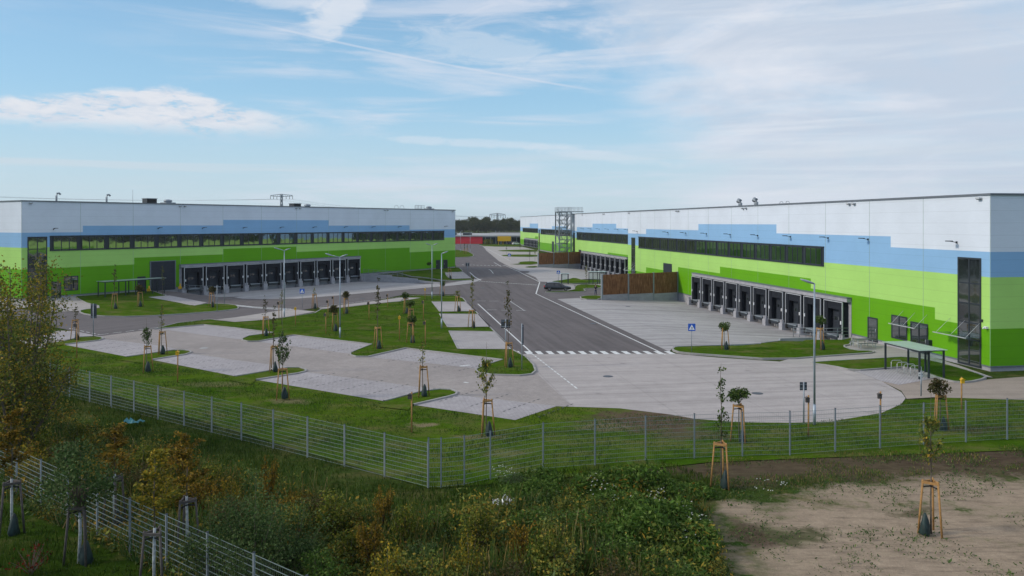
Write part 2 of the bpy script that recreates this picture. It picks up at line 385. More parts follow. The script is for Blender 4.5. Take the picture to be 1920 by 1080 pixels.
# lawn and rough ground round the site inside the wire fence
FENCE_L = [(-75.0, 93.5), (-3.8, 36.0)]
sheet('lawn', [(-74.0, 92.7), (-3.9, 36.05), (-3.5, 35.95), (1.0, 37.0), (10, 39.9), (26, 41.9), (60, 45), (120, 52), (120, 60), (38, 61), (29, 54), (12, 54), (2, 58), (-20, 68), (-44, 84), (-60, 89)], M['lawnfront'], .0, world=True)
sheet('lawn', [(-74, 92.7), (-60, 85), (-50, 76), (-44, 77.5), (-60, 90), (-72, 100)], M['lawnleft'], .004, world=True)
sheet('lawn', [(-60, 66), (-44.5, 53.5), (-3, 20.2), (-3, 8), (-60, 8)], M['lawnleft'], .0, world=True)
# asphalt: main road and side road past the left hall
road = [(958, 656), (896, 593), (868, 562), (852, 552), (760, 552), (690, 566), (597, 576), (552, 584), (480, 594), (400, 603), (290, 618), (187, 632), (120, 617), (40, 598), (-160, 585), (-160, 566), (60, 583), (140, 585), (290, 560), (280, 545), (330, 541), (440, 557), (470, 567), (560, 557), (640, 551), (740, 539), (800, 532), (862, 526), (884, 523), (870, 512), (855, 504), (855, 498), (845, 484), (845, 466), (855, 457), (897, 457.5), (912, 465), (936, 478), (960, 490), (1024, 528), (1255, 659.5), (1262, 664), (975, 666)]
sheet('main_road', road, M['asphalt'], .0, cell=2.5)
sheet('side_road', [(868, 560), (852, 552), (760, 552), (690, 566), (597, 576), (552, 584), (480, 594), (400, 603), (290, 618), (187, 632), (120, 617), (40, 598), (-160, 585), (-160, 566), (60, 583), (140, 585), (290, 560), (280, 545), (330, 541), (440, 550), (470, 556), (560, 549), (640, 544), (740, 532), (800, 529), (850, 527.5)], M['asphalt_old'], .006, cell=2.5)
# lane by the car bay and the lane to the right-hand yard
sheet('side_lane', [(1003, 540), (1020, 533), (1130, 533), (1130, 563), (1086, 559), (1040, 561), (1020, 552)], M['asphalt_old'], .012)
# far paving on the right of the road
sheet('far_paving', [[(906, 462), (980, 463), (1010, 470), (1010, 503), (957, 501), (936, 490), (912, 470)]], M['slab'], .012)
sheet('yard', YARD_A, M['concyard'], .014, world=True, cell=2.0, zf=zy_a)
sheet('yard', [(1042, 559.5), (1085, 557.5), (1091, 562), (1128, 563), (1135, 580), (1262, 651), (1255, 659.5)], M['concyard'], .010)
sheet('yard', YARD_B, M['concyard'], .014, world=True, cell=2.0, zf=zy_b)
sheet('yard', [(958, 501), (985, 500), (1009, 503), (1020, 515), (1028, 528), (1023, 527.5)], M['concyard'], .010)
# dock yard of the left hall, in the hall's own axes
def Lw(s, d): p = L0+LU*s+LN*d; return (p.x, p.y)
sheet('yard', [Lw(24.6, .1), Lw(67.3, .1), Lw(67.3, 23), Lw(79.5, 20.2), Lw(83, 21), Lw(72, 26.5), Lw(66, 27), Lw(40, 24), Lw(31, 22.5), Lw(28, 18), Lw(25.5, 8)], M['concyardL'], .02, world=True, cell=1.5)
sheet('turning_circle', [(975, 664.5), (1262, 662.5), (1282, 665), (1344, 670.6), (1459, 678), (1527, 685), (1561, 688), (1609, 698.5), (1653, 715), (1690, 735.6), (1698, 746.7), (1690, 757.8), (1653, 774.4), (1557, 791), (1478, 793.3), (1383, 791.7), (1302, 785.5), (1258, 777.6), (1163, 766), (1110, 764), (1043, 762), (1020, 740), (1005, 700), (985, 672)], M['conccircle'], .012)
sheet('gravel_path', [(1630, 704), (1700, 700), (1782, 716), (1848, 712), (1925, 706), (2150, 706), (2150, 760), (1925, 750), (1750, 745), (1700, 748), (1690, 733)], M['gravel'], .008)
def Aw(u, d): p = A0+AU*u+AN*d; return (p.x, p.y)
sheet('pavement', [[(1459, 679), (1500, 668), (1582, 667), (1636, 663.5), (1640, 658), (1601, 659), (1577, 650), (1597, 646), (1600, 632)]+[(1640, 640), (1700, 655), (1800, 686), (1862, 708), (1835, 706), (1800, 692), (1703, 670), (1640, 674), (1538, 680), (1527, 686)]], M['slab'], .016)
sheet('pavement', [[(1600, 697), (1650, 693), (1703, 690), (1755, 708), (1720, 716), (1685, 722), (1653, 715), (1609, 698.5)]], M['bay'], .02)
# car park: aisles and bays
lot = [(187, 631), (290, 617), (382, 608), (440, 614), (512, 623), (550, 627), (697, 645), (760, 652), (942, 674), (985, 668), (1006, 700), (1060, 750), (1072, 760), (1043, 762), (966, 788), (775, 759.5), (853, 740), (720, 752.5), (480, 712.5), (570, 697), (442, 706), (285, 675), (357, 662), (240, 669.5), (122, 647), (193, 636), (60, 655), (30, 640), (112, 620), (140, 621)]
sheet('car_park', lot, M['pav'], .016)
bays = [[(122, 646.5), (197, 636), (310, 650), (357, 661), (240, 669.5)], [(285, 674.5), (357, 663), (440, 675), (540, 688), (572, 697), (442, 706)],
        [(480, 712.5), (574, 698), (700, 714), (790, 727), (815, 731), (720, 752.5)], [(775, 759.5), (857, 741), (960, 752), (1045, 761.5), (966, 788)],
        [(300, 617), (382, 609), (440, 615), (512, 624), (455, 637), (380, 628)], [(485, 641), (550, 629), (697, 646), (665, 660), (660, 664), (600, 656)],
        [(690, 670), (760, 654), (942, 675), (893, 691), (800, 681)], [(112, 622), (140, 621), (187, 631), (150, 633), (100, 640), (60, 636)]]
sheet('parking_bays', bays, M['bay'], .020)
# white separator lines between aisle and bays, dark stone dashes between the stalls
mk = MB()
def strip(mb, a, b, w, mat, lift=.026):
    a, b = Vector(a[:2]), Vector(b[:2]); t = (b-a).normalized(); n = Vector((-t.y, t.x))*w/2
    L = (b-a).length; k = max(1, int(L/3)); 
    for i in range(k):
        p, q = a.lerp(b, i/k), a.lerp(b, (i+1)/k)
        mb.add([(v.x, v.y, gz(v.x, v.y)+lift) for v in (p-n, q-n, q+n, p+n)], [(0, 1, 2, 3)], mat)
def dashes(mb, a, b, w, on, off, mat, lift=.026):
    a, b = Vector(a[:2]), Vector(b[:2]); L = (b-a).length; t = (b-a)/L; d = 0
    while d < L: strip(mb, a+t*d, a+t*min(L, d+on), w, mat, lift); d += on+off
ds = MB()
def stall(px, py, n, step, ln=4.4):
    g = G(px, py).xy
    for i in range(n):
        a = g+LN*step*i; dashes(ds, a, a+LU*ln, .10, .28, .30, M['darkstone'], .024)
stall(548, 717, 5, 2.58); stall(824, 753, 4, 2.6); stall(300, 681, 5, 2.58, 3.6); stall(150, 652, 4, 2.5, 3.5)
stall(545, 652, 4, 2.58); stall(727, 678, 4, 2.58); stall(400, 627, 4, 2.5)
ds.build('stall_markings'); tag(bpy.data.objects['stall_markings'], kind='structure')
for a, b in (((197, 637), (357, 661.5)), ((357, 662), (574, 697)), ((574, 697), (857, 740)), ((857, 740), (1043, 762)), ((380, 628), (600, 656)), ((660, 664), (800, 681)), ((800, 681), (893, 692))):
    strip(mk, G(*a), G(*b), .07, M['slab'], .025)
# road markings
strip(mk, G(1005, 551), G(1248, 665.5), .16, M['paint']); strip(mk, G(1012, 529), G(1005, 551), .2, M['paint']); strip(mk, G(967, 507), G(1012, 529), .16, M['paint']); strip(mk, G(945, 497), G(967, 507), .14, M['paint'])
strip(mk, G(896, 570), G(998, 663), .16, M['paint']); strip(mk, G(881, 511), G(902, 526), .2, M['paint']); dashes(mk, G(998, 664), G(1083, 730), .13, .8, .25, M['paint'])
strip(mk, G(914, 505), G(925, 513), .16, M['paint']); strip(mk, G(926, 492), G(940, 500), .16, M['paint']); strip(mk, G(905, 462), G(958, 490), .12, M['paint'])
rd = AU
for i in range(15):
    a = G(970.5, 664.3).xy+Vector((1.0, 0.0))*(i*1.0); a.y = 72.55
    k = i*1.005; p = Vector((G(973, 664.3).x+k, 72.5)); q = p+rd*1.75
    w = .26; mk.add([(p.x-w, p.y, .027), (p.x+w, p.y, .027), (q.x+w, q.y, .027), (q.x-w, q.y, .027)], [(0, 1, 2, 3)], M['paint'])
for i in range(12):
    a = G(866+i*6.9, 496.5+i*.2); strip(mk, a, a+Vector((.62, .0, 0)), .9, M['paint'])
for i in range(26):
    a = G(893+i*4.6, 527.3+i*.30); strip(mk, a, a+Vector((.34, .10*(-1)**i, 0)), .55, M['paint'])
for x, y in ((902, 564.5), (926, 564.8), (952, 565.3), (922, 581.3), (949, 581.8), (977, 582.2)): g = G(x, y); strip(mk, g-Vector((.7, 0, 0)), g+Vector((.7, 0, 0)), .16, M['paint'])
dashes(mk, G(957, 565.5), G(984, 583), .16, .7, .5, M['paint'])
for i in range(5): strip(mk, G(438+i*1.6, 571.5+i*1.1), G(545+i*1.6, 579.5+i*1.6), .26, M['paint']) if i < 3 else None
dashes(mk, G(187, 628), G(480, 591), .12, 1.0, .5, M['paint']); dashes(mk, G(130, 616), G(187, 628), .12, 1.0, .5, M['paint']); dashes(mk, G(480, 591), G(552, 583), .12, 1, .5, M['paint']); dashes(mk, G(600, 575), G(750, 557), .12, 1.5, .3, M['paint'])
strip(mk, G(862, 687), G(881, 685), .28, M['paint']); strip(mk, G(870, 717), G(878, 718.5), .2, M['paint'])
tag(mk.build('road_markings'), kind='structure')
# islands
main_px = [(290, 618), (332, 607), (395, 600), (425, 603), (480, 601), (510, 600), (590, 588), (602, 581), (645, 577), (690, 572), (752, 566), (762, 557), (780, 555), (852, 555), (868, 560), (874, 567), (893, 586), (920, 616), (962, 658), (985, 670), (1000, 685), (1004, 697), (997, 703), (975, 705.5), (920, 704), (895, 699), (892, 694), (905, 688), (942, 676), (800, 659), (760, 654), (690, 670), (668, 670), (657, 667), (657, 663), (668, 658), (697, 647), (550, 629.5), (485, 641), (465, 641.5), (454, 639), (454, 636), (466, 631), (512, 625), (440, 616), (382, 610)]
P = P2(main_px); mb = MB(); tess(mb, P, .09, M['lawn']); tag(mb.build('lawn'), kind='structure')
k = MB(); kerbline(k, P); tag(k.build('kerb'), kind='structure'); MAIN = P
sheet('parking_bays', [[(810, 567.5), (875, 567.5), (893, 585), (825, 586)], [(824, 590.5), (900, 591), (920, 614.5), (840, 615.5)], [(842, 623), (927, 624), (962, 657), (859, 656.5)]], M['bayA'], .13)
kb = MB()
for q in ([(810, 567), (825, 586)], [(824, 590), (840, 615.5)], [(842, 622.5), (859, 656.5)], [(842, 622.5), (925, 624)], [(824, 590), (899, 590.7)], [(810, 567), (874, 567.4)]): kerbline(kb, P2(q), .14, .16, closed=False)
tag(kb.build('kerb'), kind='structure')
sheet('footpath', [[(400, 601.5), (440, 597), (545, 581), (592, 586), (510, 600.5), (440, 605.5)], [(597, 578.5), (690, 567.5), (750, 559.5), (790, 559.5), (752, 566), (690, 572.5), (645, 578), (602, 581.5)]], M['slab'], .13)
island('lawn', [(135, 561), (200, 556), (270, 551.5), (300, 552), (315, 555), (295, 558), (345, 571), (362, 574), (392, 570), (440, 572), (448, 577), (444, 581), (375, 587.5), (250, 595), (180, 593.5), (150, 588), (150, 582), (197, 577.5), (150, 566)])
sheet('parking_bays', [[(278, 558.5), (318, 555.5), (388, 569), (365, 574.5)]], M['bay'], .13)
sheet('pavement', [[(85, 585), (100, 560), (130, 561), (197, 577), (140, 584)]], M['slab'], .03)
sheet('pavement', [[Lw(-8, .05), Lw(19.2, .05), Lw(19.2, 2.2), Lw(16, 3.5), Lw(6, 5), Lw(-8, 9)]], M['slab'], .04, world=True)
island('lawn', [(1259, 657), (1267, 651), (1311, 650), (1425, 646), (1462, 639.4), (1524, 636), (1550, 632), (1597, 630.5), (1597, 647), (1578, 650), (1600, 659), (1640, 659.5), (1636, 663), (1582, 666.5), (1459, 676), (1344, 667.5), (1277, 663)], sm=1, flat=True)
island('lawn', [(1515, 682.5), (1538, 679.6), (1640, 674), (1703, 670), (1750, 678), (1800, 692), (1842, 705), (1850, 711), (1813, 719), (1782, 717), (1752, 707), (1704, 689), (1650, 693), (1600, 696.5), (1560, 687.5)])
def finger(rim, foot):
    "grass tongue between bays: rim = kerbed edge, foot = points out on the front lawn where it runs into the grass"
    P = P2(rim+foot); mb = MB(); tess(mb, P, .055, M['lawnfront']); tag(mb.build('lawn'), kind='structure')
    k = MB(); kerbline(k, P2(rim), .15, .12, closed=False); tag(k.build('kerb'), kind='structure')
finger([(118, 641), (150, 633), (178, 631.5), (190, 633), (194, 636), (186, 639), (120, 647)], [(90, 652), (80, 645)])
finger([(238, 670), (325, 657.5), (347, 657.5), (357, 659.5), (358, 662), (348, 665.5), (285, 675.5)], [(280, 684), (225, 676)])
finger([(440, 707), (540, 690.5), (562, 690.5), (573, 694), (573, 697.5), (560, 701), (480, 713.5)], [(470, 722), (430, 714)])
finger([(720, 753.5), (790, 735), (825, 731), (846, 732), (857, 736.5), (855, 741), (840, 745.5), (775, 760.5)], [(765, 770), (712, 764)])
# soil side of those fingers runs on into the front lawn
for q in ([(1028, 529), (1065, 524.5), (1077, 521), (1094, 526), (1128, 525), (1128, 531), (1053, 532.5)], [(1078, 536), (1094, 534), (1128, 535), (1128, 541), (1092, 541.5), (1100, 547), (1075, 548), (1023, 549.5), (1023, 547.7), (1077, 546)],
          [(1087, 556), (1128, 554.5), (1128, 562.5), (1091, 562)], [(951, 496.5), (977, 494.5), (969, 491.5), (1008, 490), (1008, 497)], [(938, 478), (1008, 477.5), (1008, 482.5), (945, 481.5)], [(930, 469.5), (1008, 468), (1008, 473), (942, 472)],
          [(985, 500.5), (1008, 499), (1008, 502), (986, 502.5)],
          [(897, 459.3), (980, 459.5), (980, 463), (910, 462.5)], [(838, 468), (872, 470), (886, 476), (889, 480), (878, 482.5), (838, 483)],
          [(735, 514), (800, 509), (850, 503.5), (866, 507), (868, 510.5), (833, 511.5), (842, 524), (884, 523), (886, 526), (838, 527), (800, 521), (761, 518)]): island('lawn', q)
sheet('parking_bays', [[(1028, 546), (1076, 546), (1077, 535), (1033, 533.5)]], M['bayA'], .03)
sheet('parking_bays', [[(834, 512), (869, 511), (884, 522.5), (843, 523.5)]], M['bayA'], .13)
sheet('footpath', [[(1030, 533.2), (1053, 532.8), (1094, 533.4), (1128, 532), (1128, 534.8), (1090, 534.2), (1050, 534.8)]], M['slab'], .03)
# ------------------------------------------------------------------ shared dock parts (local x along wall, +y out of wall, z over floor)
def dock_meshes():
    d = {}
    m = MB(); m.box(-1.75, -1.2, .06, .75, -.05, 3.55, M['curtain']); m.box(1.2, 1.75, .06, .75, -.05, 3.55, M['curtain']); m.box(-1.2, 1.2, .06, .70, 2.75, 3.55, M['curtain'])
    m.box(-1.20, -1.06, .3, .72, .0, 2.75, M['curtain']); m.box(1.06, 1.2, .3, .72, 0, 2.75, M['curtain'])
    d['dock_shelter'] = m.mesh('dock_shelter')
    m = MB(); w = .05
    for x in (-1.78, 1.78): m.box(x-w, x+w, .70, .80, -.1, 3.60, M['alu'])
    m.box(-1.72, 1.72, .70, .80, 3.54, 3.62, M['alu']); d['edge_frame'] = m.mesh('edge_frame')
    m = MB(); m.box(-1.2, 1.2, .055, .10, 0, 2.9, M['door'])
    for z in (.55, 1.1, 1.65, 2.2): m.box(-1.18, 1.18, .10, .108, z-.012, z+.012, M['frame'])
    m.box(-.35, .15, .105, .115, 1.5, 1.85, M['glass']); m.box(.35, .7, .105, .115, 1.5, 1.85, M['glass']); d['dock_door'] = m.mesh('dock_door')
    m = MB(); m.box(-1.05, 1.05, .06, .95, -.10, .02, M['galv']); m.box(-1.0, 1.0, .10, .92, -.45, -.12, M['frame']); d['leveller'] = m.mesh('leveller')
    m = MB(); m.box(-.16, .16, .72, .95, -.62, -.12, M['black']); d['bumper'] = m.mesh('bumper')
    m = MB(); m.box(-.42, .42, .055, 1.25, -1.25, -.12, M['conc']); m.box(-.30, -.06, .9, 1.15, -.12, .28, M['conc']); m.box(.06, .3, .9, 1.15, -.12, .28, M['conc']); d['pedestal'] = m.mesh('pedestal')
    m = MB(); m.box(-.07, .07, .76, .84, 1.25, 1.6, M['whitepl']); d['signal_lamp'] = m.mesh('signal_lamp')
    return d
DOCK = dock_meshes()
def win_mesh(w, h, n, t=.10):
    m = MB(); m.box(0, w, .0, .07, 0, t, M['frame']); m.box(0, w, .0, .07, h-t, h, M['frame'])
    for i in range(n+1):
        x = i*(w-t)/n; m.box(x, x+t, .0, .07, t, h-t, M['frame'])
    return m.mesh('window')
def glass_mesh(w, h): m = MB(); m.box(.05, w-.05, .004, .035, .05, h-.05, M['glass']); return m.mesh('pane')
WM = win_mesh(3.55, 1.98, 3); WG = glass_mesh(3.55, 1.98)
def flood_mesh():
    m = MB(); m.box(-.05, .05, 0, .12, -.1, .1, M['frame']); m.beam((0, .1, 0), (0, .75, .12), .05, .05, M['frame']); m.box(-.2, .2, .55, 1.0, .08, .16, M['frame']); return m.mesh('wall_lamp')
def eave_mesh():
    m = MB(); m.box(-.22, .22, 0, .30, -.07, .07, M['alu']); m.box(-.14, .14, .06, .26, -.12, -.07, M['frame']); return m.mesh('eave_lamp')
FLOOD = flood_mesh(); EAVE = eave_mesh()
def face(m, x0, x1, y, z0, z1, mat): m.quad((x0, y, z0), (x1, y, z0), (x1, y, z1), (x0, y, z1), mat)
def part(root, name, mesh, u, n, z, sgn, flip=False):
    "place a mesh whose +y points out of the facade"
    return inst(name, mesh, root, (u, sgn*n, z), 0 if sgn > 0 else math.pi)
def hall(root, sgn, length, depth, wb, lg, H=14.25, lime=7.6, base=.4, ends=(0, 0)):
    """wb / lg: [(u_end, z)] steps of the white-blue and lime-green borders. sgn: side the long facade looks to."""
    m = MB()
    cuts = sorted(set([0, length]+[u for u, z in wb]+[u for u, z in lg]))
    def at(steps, u):
        for ue, z in steps:
            if u < ue-.01: return z
        return steps[-1][1]
    for a, b in zip(cuts, cuts[1:]):
        g, w = at(lg, a), at(wb, a)
        for z0, z1, mt in ((base, g, 'green'), (g, lime, 'lime'), (lime, w, 'blue'), (w, H, 'white')):
            if z1-z0 > .01: face(m, a, b, 0, z0, z1, M[mt])
    g0, w0 = at(lg, 0), at(wb, 0); g1, w1 = at(lg, length-.1), at(wb, length-.1)
    y = -sgn*depth
    for x, g, w in ((0, g0, w0), (length, g1, w1)):
        for z0, z1, mt in ((base, g, 'green'), (g, lime, 'lime'), (lime, w, 'blue'), (w, H, 'white')):
            m.quad((x, 0, z0), (x, y, z0), (x, y, z1), (x, 0, z1), M[mt])
    for z0, z1, mt in ((base, g0, 'green'), (g0, lime, 'lime'), (lime, w0, 'blue'), (w0, H, 'white')): face(m, 0, length, y, z0, z1, M[mt])
    n = round(length/8.4)
    for i in range(0, n+1):
        u = min(length-.03, max(.03, i*length/n)); m.box(u-.016, u+.016, sgn*.003, sgn*.012, base, H, M['seam'])
    for k in range(1, int(depth/8.4)+1):
        for x in (-.012, length+.012): m.box(min(x, 0 if x < 0 else length), max(x, 0 if x < 0 else length), y*k*8.4/depth-.016, y*k*8.4/depth+.016, base, H, M['seam'])
    m.build('wall', root)
    m = MB(); m.box(-.02, length+.02, sgn*.02, y-sgn*.02, base-.12, base, M['flash']); m.box(.05, length-.05, -sgn*.04, y+sgn*.04, -1.5, base-.12, M['conc']); m.build('plinth', root)
    m = MB(); t = .12
    m.box(-t, length+t, sgn*t, -sgn*.35, H, H+.16, M['flash']); m.box(-t, length+t, y-sgn*t, y+sgn*.35, H, H+.16, M['flash'])
    m.box(-t, .35, -sgn*.35, y+sgn*.35, H, H+.16, M['flash']); m.box(length-.35, length+t, -sgn*.35, y+sgn*.35, H, H+.16, M['flash'])
    m.box(.3, length-.3, -sgn*.3, y+sgn*.3, H-.6, H-.4, M['roofgrey']); m.build('roof', root)
def docks(root, sgn, u0, n, pitch, zc=4.12):
    u1 = u0+n*pitch
    m = MB(); m.box(u0-.15, u1+.15, sgn*.005, sgn*.05, -1.3, zc-.12, M['conc']); m.box(u0-.15, u1+.15, sgn*.004, sgn*.55, 3.66, zc-.06, M['conc'])
    m.box(u0-.2, u1+.2, sgn*.004, sgn*.62, zc-.06, zc+.03, M['flash']); m.build('dock_wall', root)
    for i in range(n):
        u = u0+pitch*(i+.5); s = part(root, 'dock_shelter', DOCK['dock_shelter'], u, 0, 0, sgn)
        for k in ('edge_frame', 'dock_door', 'leveller'): inst(k, DOCK[k], s)
        for x in (-1, 1): inst('bumper', DOCK['bumper'], s, (x*1.34, 0, 0)); inst('signal_lamp', DOCK['signal_lamp'], s, (x*1.57, 0, 0))
    for i in range(n+1): part(root, 'pedestal', DOCK['pedestal'], u0+pitch*i, 0, 0, sgn)
def ribbon(root, sgn, u0, u1, z0=7.24, n=None):
    n = n or round((u1-u0)/4.18); p = (u1-u0)/n
    m = MB(); m.box(u0-.12, u1+.12, sgn*.004, sgn*.03, z0-.10, z0+2.12, M['frame']); m.box(u0-.14, u1+.14, sgn*.03, sgn*.12, z0+2.0, z0+2.13, M['frame']); m.box(u0-.14, u1+.14, sgn*.03, sgn*.10, z0-.12, z0-.0, M['frame']); m.build('window_surround', root)
    for i in range(n):
        u = u0+p*i+(p-3.55)/2
        w = inst('window', WM, root, (u+(3.55 if sgn < 0 else 0), sgn*.031, z0), 0 if sgn > 0 else math.pi); inst('pane', WG, w)
def opening(root, sgn, name, u0, u1, z0, z1, nx=1, nz=1, t=.1, glass=True, d=.06, transom=()):
    m = MB(); m.box(u0, u1, sgn*.004, sgn*.02, z0, z1, M['frame'])
    m.box(u0, u1, sgn*.02, sgn*d, z1-t, z1, M['frame']); m.box(u0, u1, sgn*.02, sgn*d, z0, z0+t, M['frame'])
    for i in range(nx+1): x = u0+i*(u1-u0-t)/nx; m.box(x, x+t, sgn*.02, sgn*d, z0+t, z1-t, M['frame'])
    zs = list(transom) or [z0+j*(z1-z0-t)/nz for j in range(1, nz)]
    for z in zs: m.box(u0+t, u1-t, sgn*.02, sgn*(d-.004), z, z+t*.8, M['frame'])
    f = m.build(name, root)
    m = MB(); m.box(u0+t, u1-t, sgn*.02, sgn*.035, z0+t, z1-t, M['glass'] if glass else M['door']); m.build('pane' if glass else 'leaf', f)
    if 'door' in name: m = MB(); m.tube([(u0+.22, sgn*(d+.05), z0+1.0), (u0+.22, sgn*(d+.05), z0+1.3)], .025, M['alu']); m.build('handle', f)
    return f
def glass_canopy(root, sgn, u0, u1, z, proj, rod):
    m = MB(); m.box(u0, u1, sgn*.06, sgn*proj, z, z+.03, M['clear']); c = m.build('entrance_canopy', root)
    m = MB(); m.box(u0, u1, sgn*(proj-.02), sgn*(proj+.03), z-.02, z+.05, M['alu'])
    for k in (.06, .5, .94): x = lerp(u0, u1, k); m.tube([(x, sgn*.02, z+1.2), (x, sgn*(proj-.15), z+.04)], .018, M['alu']); m.box(x-.02, x+.02, sgn*.06, sgn*proj, z-.04, z, M['alu'])
    m.build('tension_rod', c)
def railing(name, pts, h=1.05, step=1.3, label=None, mids=2, zf=None):
    m = MB(); mat = M.get('steel', M['galv']); P = [Vector(p) for p in pts]
    for a, b in zip(P, P[1:]):
        k = max(1, round((b-a).length/step))
        for i in range(k+1): q = a.lerp(b, i/k); m.tube([q, q+Vector((0, 0, h))], .032, mat)
        for j in range(mids+1): zz = h*(j+1)/(mids+1); m.tube([a+Vector((0, 0, zz)), b+Vector((0, 0, zz))], .028, mat)
    o = m.mesh(name); return o
def roof_bits(root, items):
    for kind, u, y, z in items:
        m = MB()
        if kind == 'vent':     # bent exhaust pipe
            m.tube([(0, 0, -.6), (0, 0, .9), (.12, 0, 1.25), (.4, 0, 1.3), (.6, 0, 1.1)], .15, M['galv'], 10); m.build('exhaust_pipe', root, (u, y, z))
        elif kind == 'bigvent':
            m.tube([(0, 0, -.6), (0, 0, .5), (.1, 0, .85), (.42, 0, .95), (.66, 0, .7)], .30, M['galv'], 12); m.build('exhaust_pipe', root, (u, y, z))
        elif kind == 'box':
            m.box(-.9, .9, -.7, .7, -.6, .95, M['frame']); m.box(-1.0, 1.0, -.8, .8, .95, 1.03, M['galv']); m.box(-.8, .8, -.72, -.7, .1, .8, M['black']); m.build('roof_unit', root, (u, y, z))
        elif kind == 'fan':
            m.box(-.9, .9, -.9, .9, -.6, .5, M['galv']); m.lathe([(.5, .5), (.75, .7), (.6, .95), (0, 1.05)], M['galv'], 12); m.build('roof_unit', root, (u, y, z))
        elif kind == 'rail':
            m2 = railing('r', [(0, 0, 0), (3.2, 0, 0), (3.2, 3, 0)], 1.2, 1.1); inst('roof_ladder_rail', m2, root, (u, y, z-.2))
        elif kind == 'hoop':
            for k in range(2): m.tube([(k*2.0, 0, -.4), (k*2.0, 0, .5), (k*2+.4, 0, 1.0), (k*2+1.1, 0, 1.0), (k*2+1.5, 0, .5), (k*2+1.5, 0, -.4)], .04, M['galv'])
            m.build('roof_ladder_rail', root, (u, y, z))
        elif kind == 'rod': m.tube([(0, 0, -.4), (0, 0, 2.2)], .025, M['galv']); m.build('lightning_rod', root, (u, y, z))

# right hall
rzA = math.atan2(AU.y, AU.x); rzL = math.atan2(LU.y, LU.x)
hr = empty('logistics_hall', (A0.x, A0.y, 0), rzA, 'sunlit warehouse on the right clad in white, blue and bright green panels', 'warehouse', 'striped warehouse halls')
hall(hr, 1, 98, 90, [(12.9, 9.65), (35.8, 10.7), (61.1, 11.82), (86.6, 10.85), (94.9, 9.9), (98, 9.9)], [(6.6, 3.42), (27.6, 4.46), (52.9, 5.59), (69.9, 4.6), (86.6, 3.65), (98, 2.6)])
docks(hr, 1, 19.6, 10, 4.27); ribbon(hr, 1, 24.9, 91.0)
opening(hr, 1, 'stair_glazing', 1.0, 3.7, .06, 9.1, 2, 5, .14, transom=(2.2, 3.6, 5.2, 6.9)); glass_canopy(hr, 1, .9, 4.9, 2.55, 1.5, 1)
opening(hr, 1, 'stair_glazing', 93.2, 95.6, .06, 9.1, 2, 5, .14, transom=(2.2, 3.6, 5.2, 6.9)); glass_canopy(hr, 1, 92.6, 96.4, 2.6, 1.5, 1)
opening(hr, 1, 'door', 14.95, 16.6, .10, 2.5, 1, 1, .14); opening(hr, 1, 'low_window', 10.4, 12.75, .9, 3.15, 2, 1, .13); opening(hr, 1, 'door', 7.5, 9.9, .12, 2.85, 2, 1, .14); glass_canopy(hr, 1, 7.4, 11.2, 2.5, 1.4, 1)
opening(hr, 1, 'door', 72.8, 77.0, .4, 4.95, 1, 1, .2, False)
for u in (3.8, 16.5, 23.9, 32.2, 40.8, 49.3, 57.8, 66.3, 74.7, 91.9): part(hr, 'wall_lamp', FLOOD, u, .004, 10.33, 1)
for u in (1.1, 18.9, 19.8, 44.2, 45.1, 69.5, 70.4, 97): part(hr, 'eave_lamp', EAVE, u, .02, 14.02, 1)
m = MB(); m.box(.2, .45, .01, .25, 3.4, 3.58, M['whitepl']); m.tube([(.32, .25, 3.49), (.32, .45, 3.42)], .06, M['whitepl'], 8); m.box(.8, 1.0, .01, .15, 3.9, 4.1, M['frame']); m.build('camera', hr)
m = MB(); m.box(6.95, 7.3, .004, .35, .55, 1.5, M['frame']); m.build('post_box', hr)
roof_bits(hr, [('bigvent', 52.6, -3, 14.4), ('bigvent', 47.5, -3, 14.4), ('hoop', 58.5, -14, 14.4), ('box', 80, -30, 14.6)])
# left hall
hl = empty('logistics_hall', (L0.x, L0.y, ZL), rzL, 'shaded warehouse on the left with green-tinted ribbon windows and ten docks', 'warehouse', 'striped warehouse halls')
hall(hl, -1, 100.3, 90, [(8.7, 9.75), (33.5, 10.72), (58.5, 11.7), (83.3, 10.6), (100.3, 9.6)], [(16.9, 4.5), (33.5, 5.57), (50.1, 6.55), (83.3, 5.5), (100.3, 4.4)])
docks(hl, -1, 25.0, 10, 4.2); ribbon(hl, -1, 4.0, 95.8, 7.14, 22)
opening(hl, -1, 'stair_glazing', .8, 3.5, .1, 9.15, 2, 5, .14, transom=(2.2, 3.6, 5.2, 7.3)); opening(hl, -1, 'door', 4.1, 5.5, .1, 2.5); opening(hl, -1, 'low_window', 5.9, 8.0, 1.0, 3.2, 2, 1, .13)
opening(hl, -1, 'door', 17.4, 18.8, .1, 2.5, 1, 1, .1, False); opening(hl, -1, 'door', 92.8, 94.3, .05, 2.25, 1, 1, .1, False); opening(hl, -1, 'door', 95.6, 97.2, .05, 2.2, 1, 1, .1, False)
m = MB(); m.box(19.7, 24.0, -.004, -.10, .02, 4.78, M['door'])
for k in range(1, 9): m.box(19.8, 23.9, -.10, -.112, .53*k-.012, .53*k+.012, M['frame'])
m.box(19.55, 19.7, -.004, -.14, .02, 4.9, M['flash']); m.box(24.0, 24.15, -.004, -.14, .02, 4.9, M['flash']); m.box(19.7, 24.0, -.004, -.14, 4.78, 4.9, M['flash']); m.build('roller_gate', hl)
for u in (4.4, 21.0, 29.3, 37.7, 46.1, 54.3, 62.8, 71.0, 79.4, 96.1): part(hl, 'wall_lamp', FLOOD, u, .004, 10.25, -1)
for u in (1.2, 25, 25.9, 50, 50.9, 75, 75.9, 99.2): part(hl, 'eave_lamp', EAVE, u, .02, 14.02, -1)
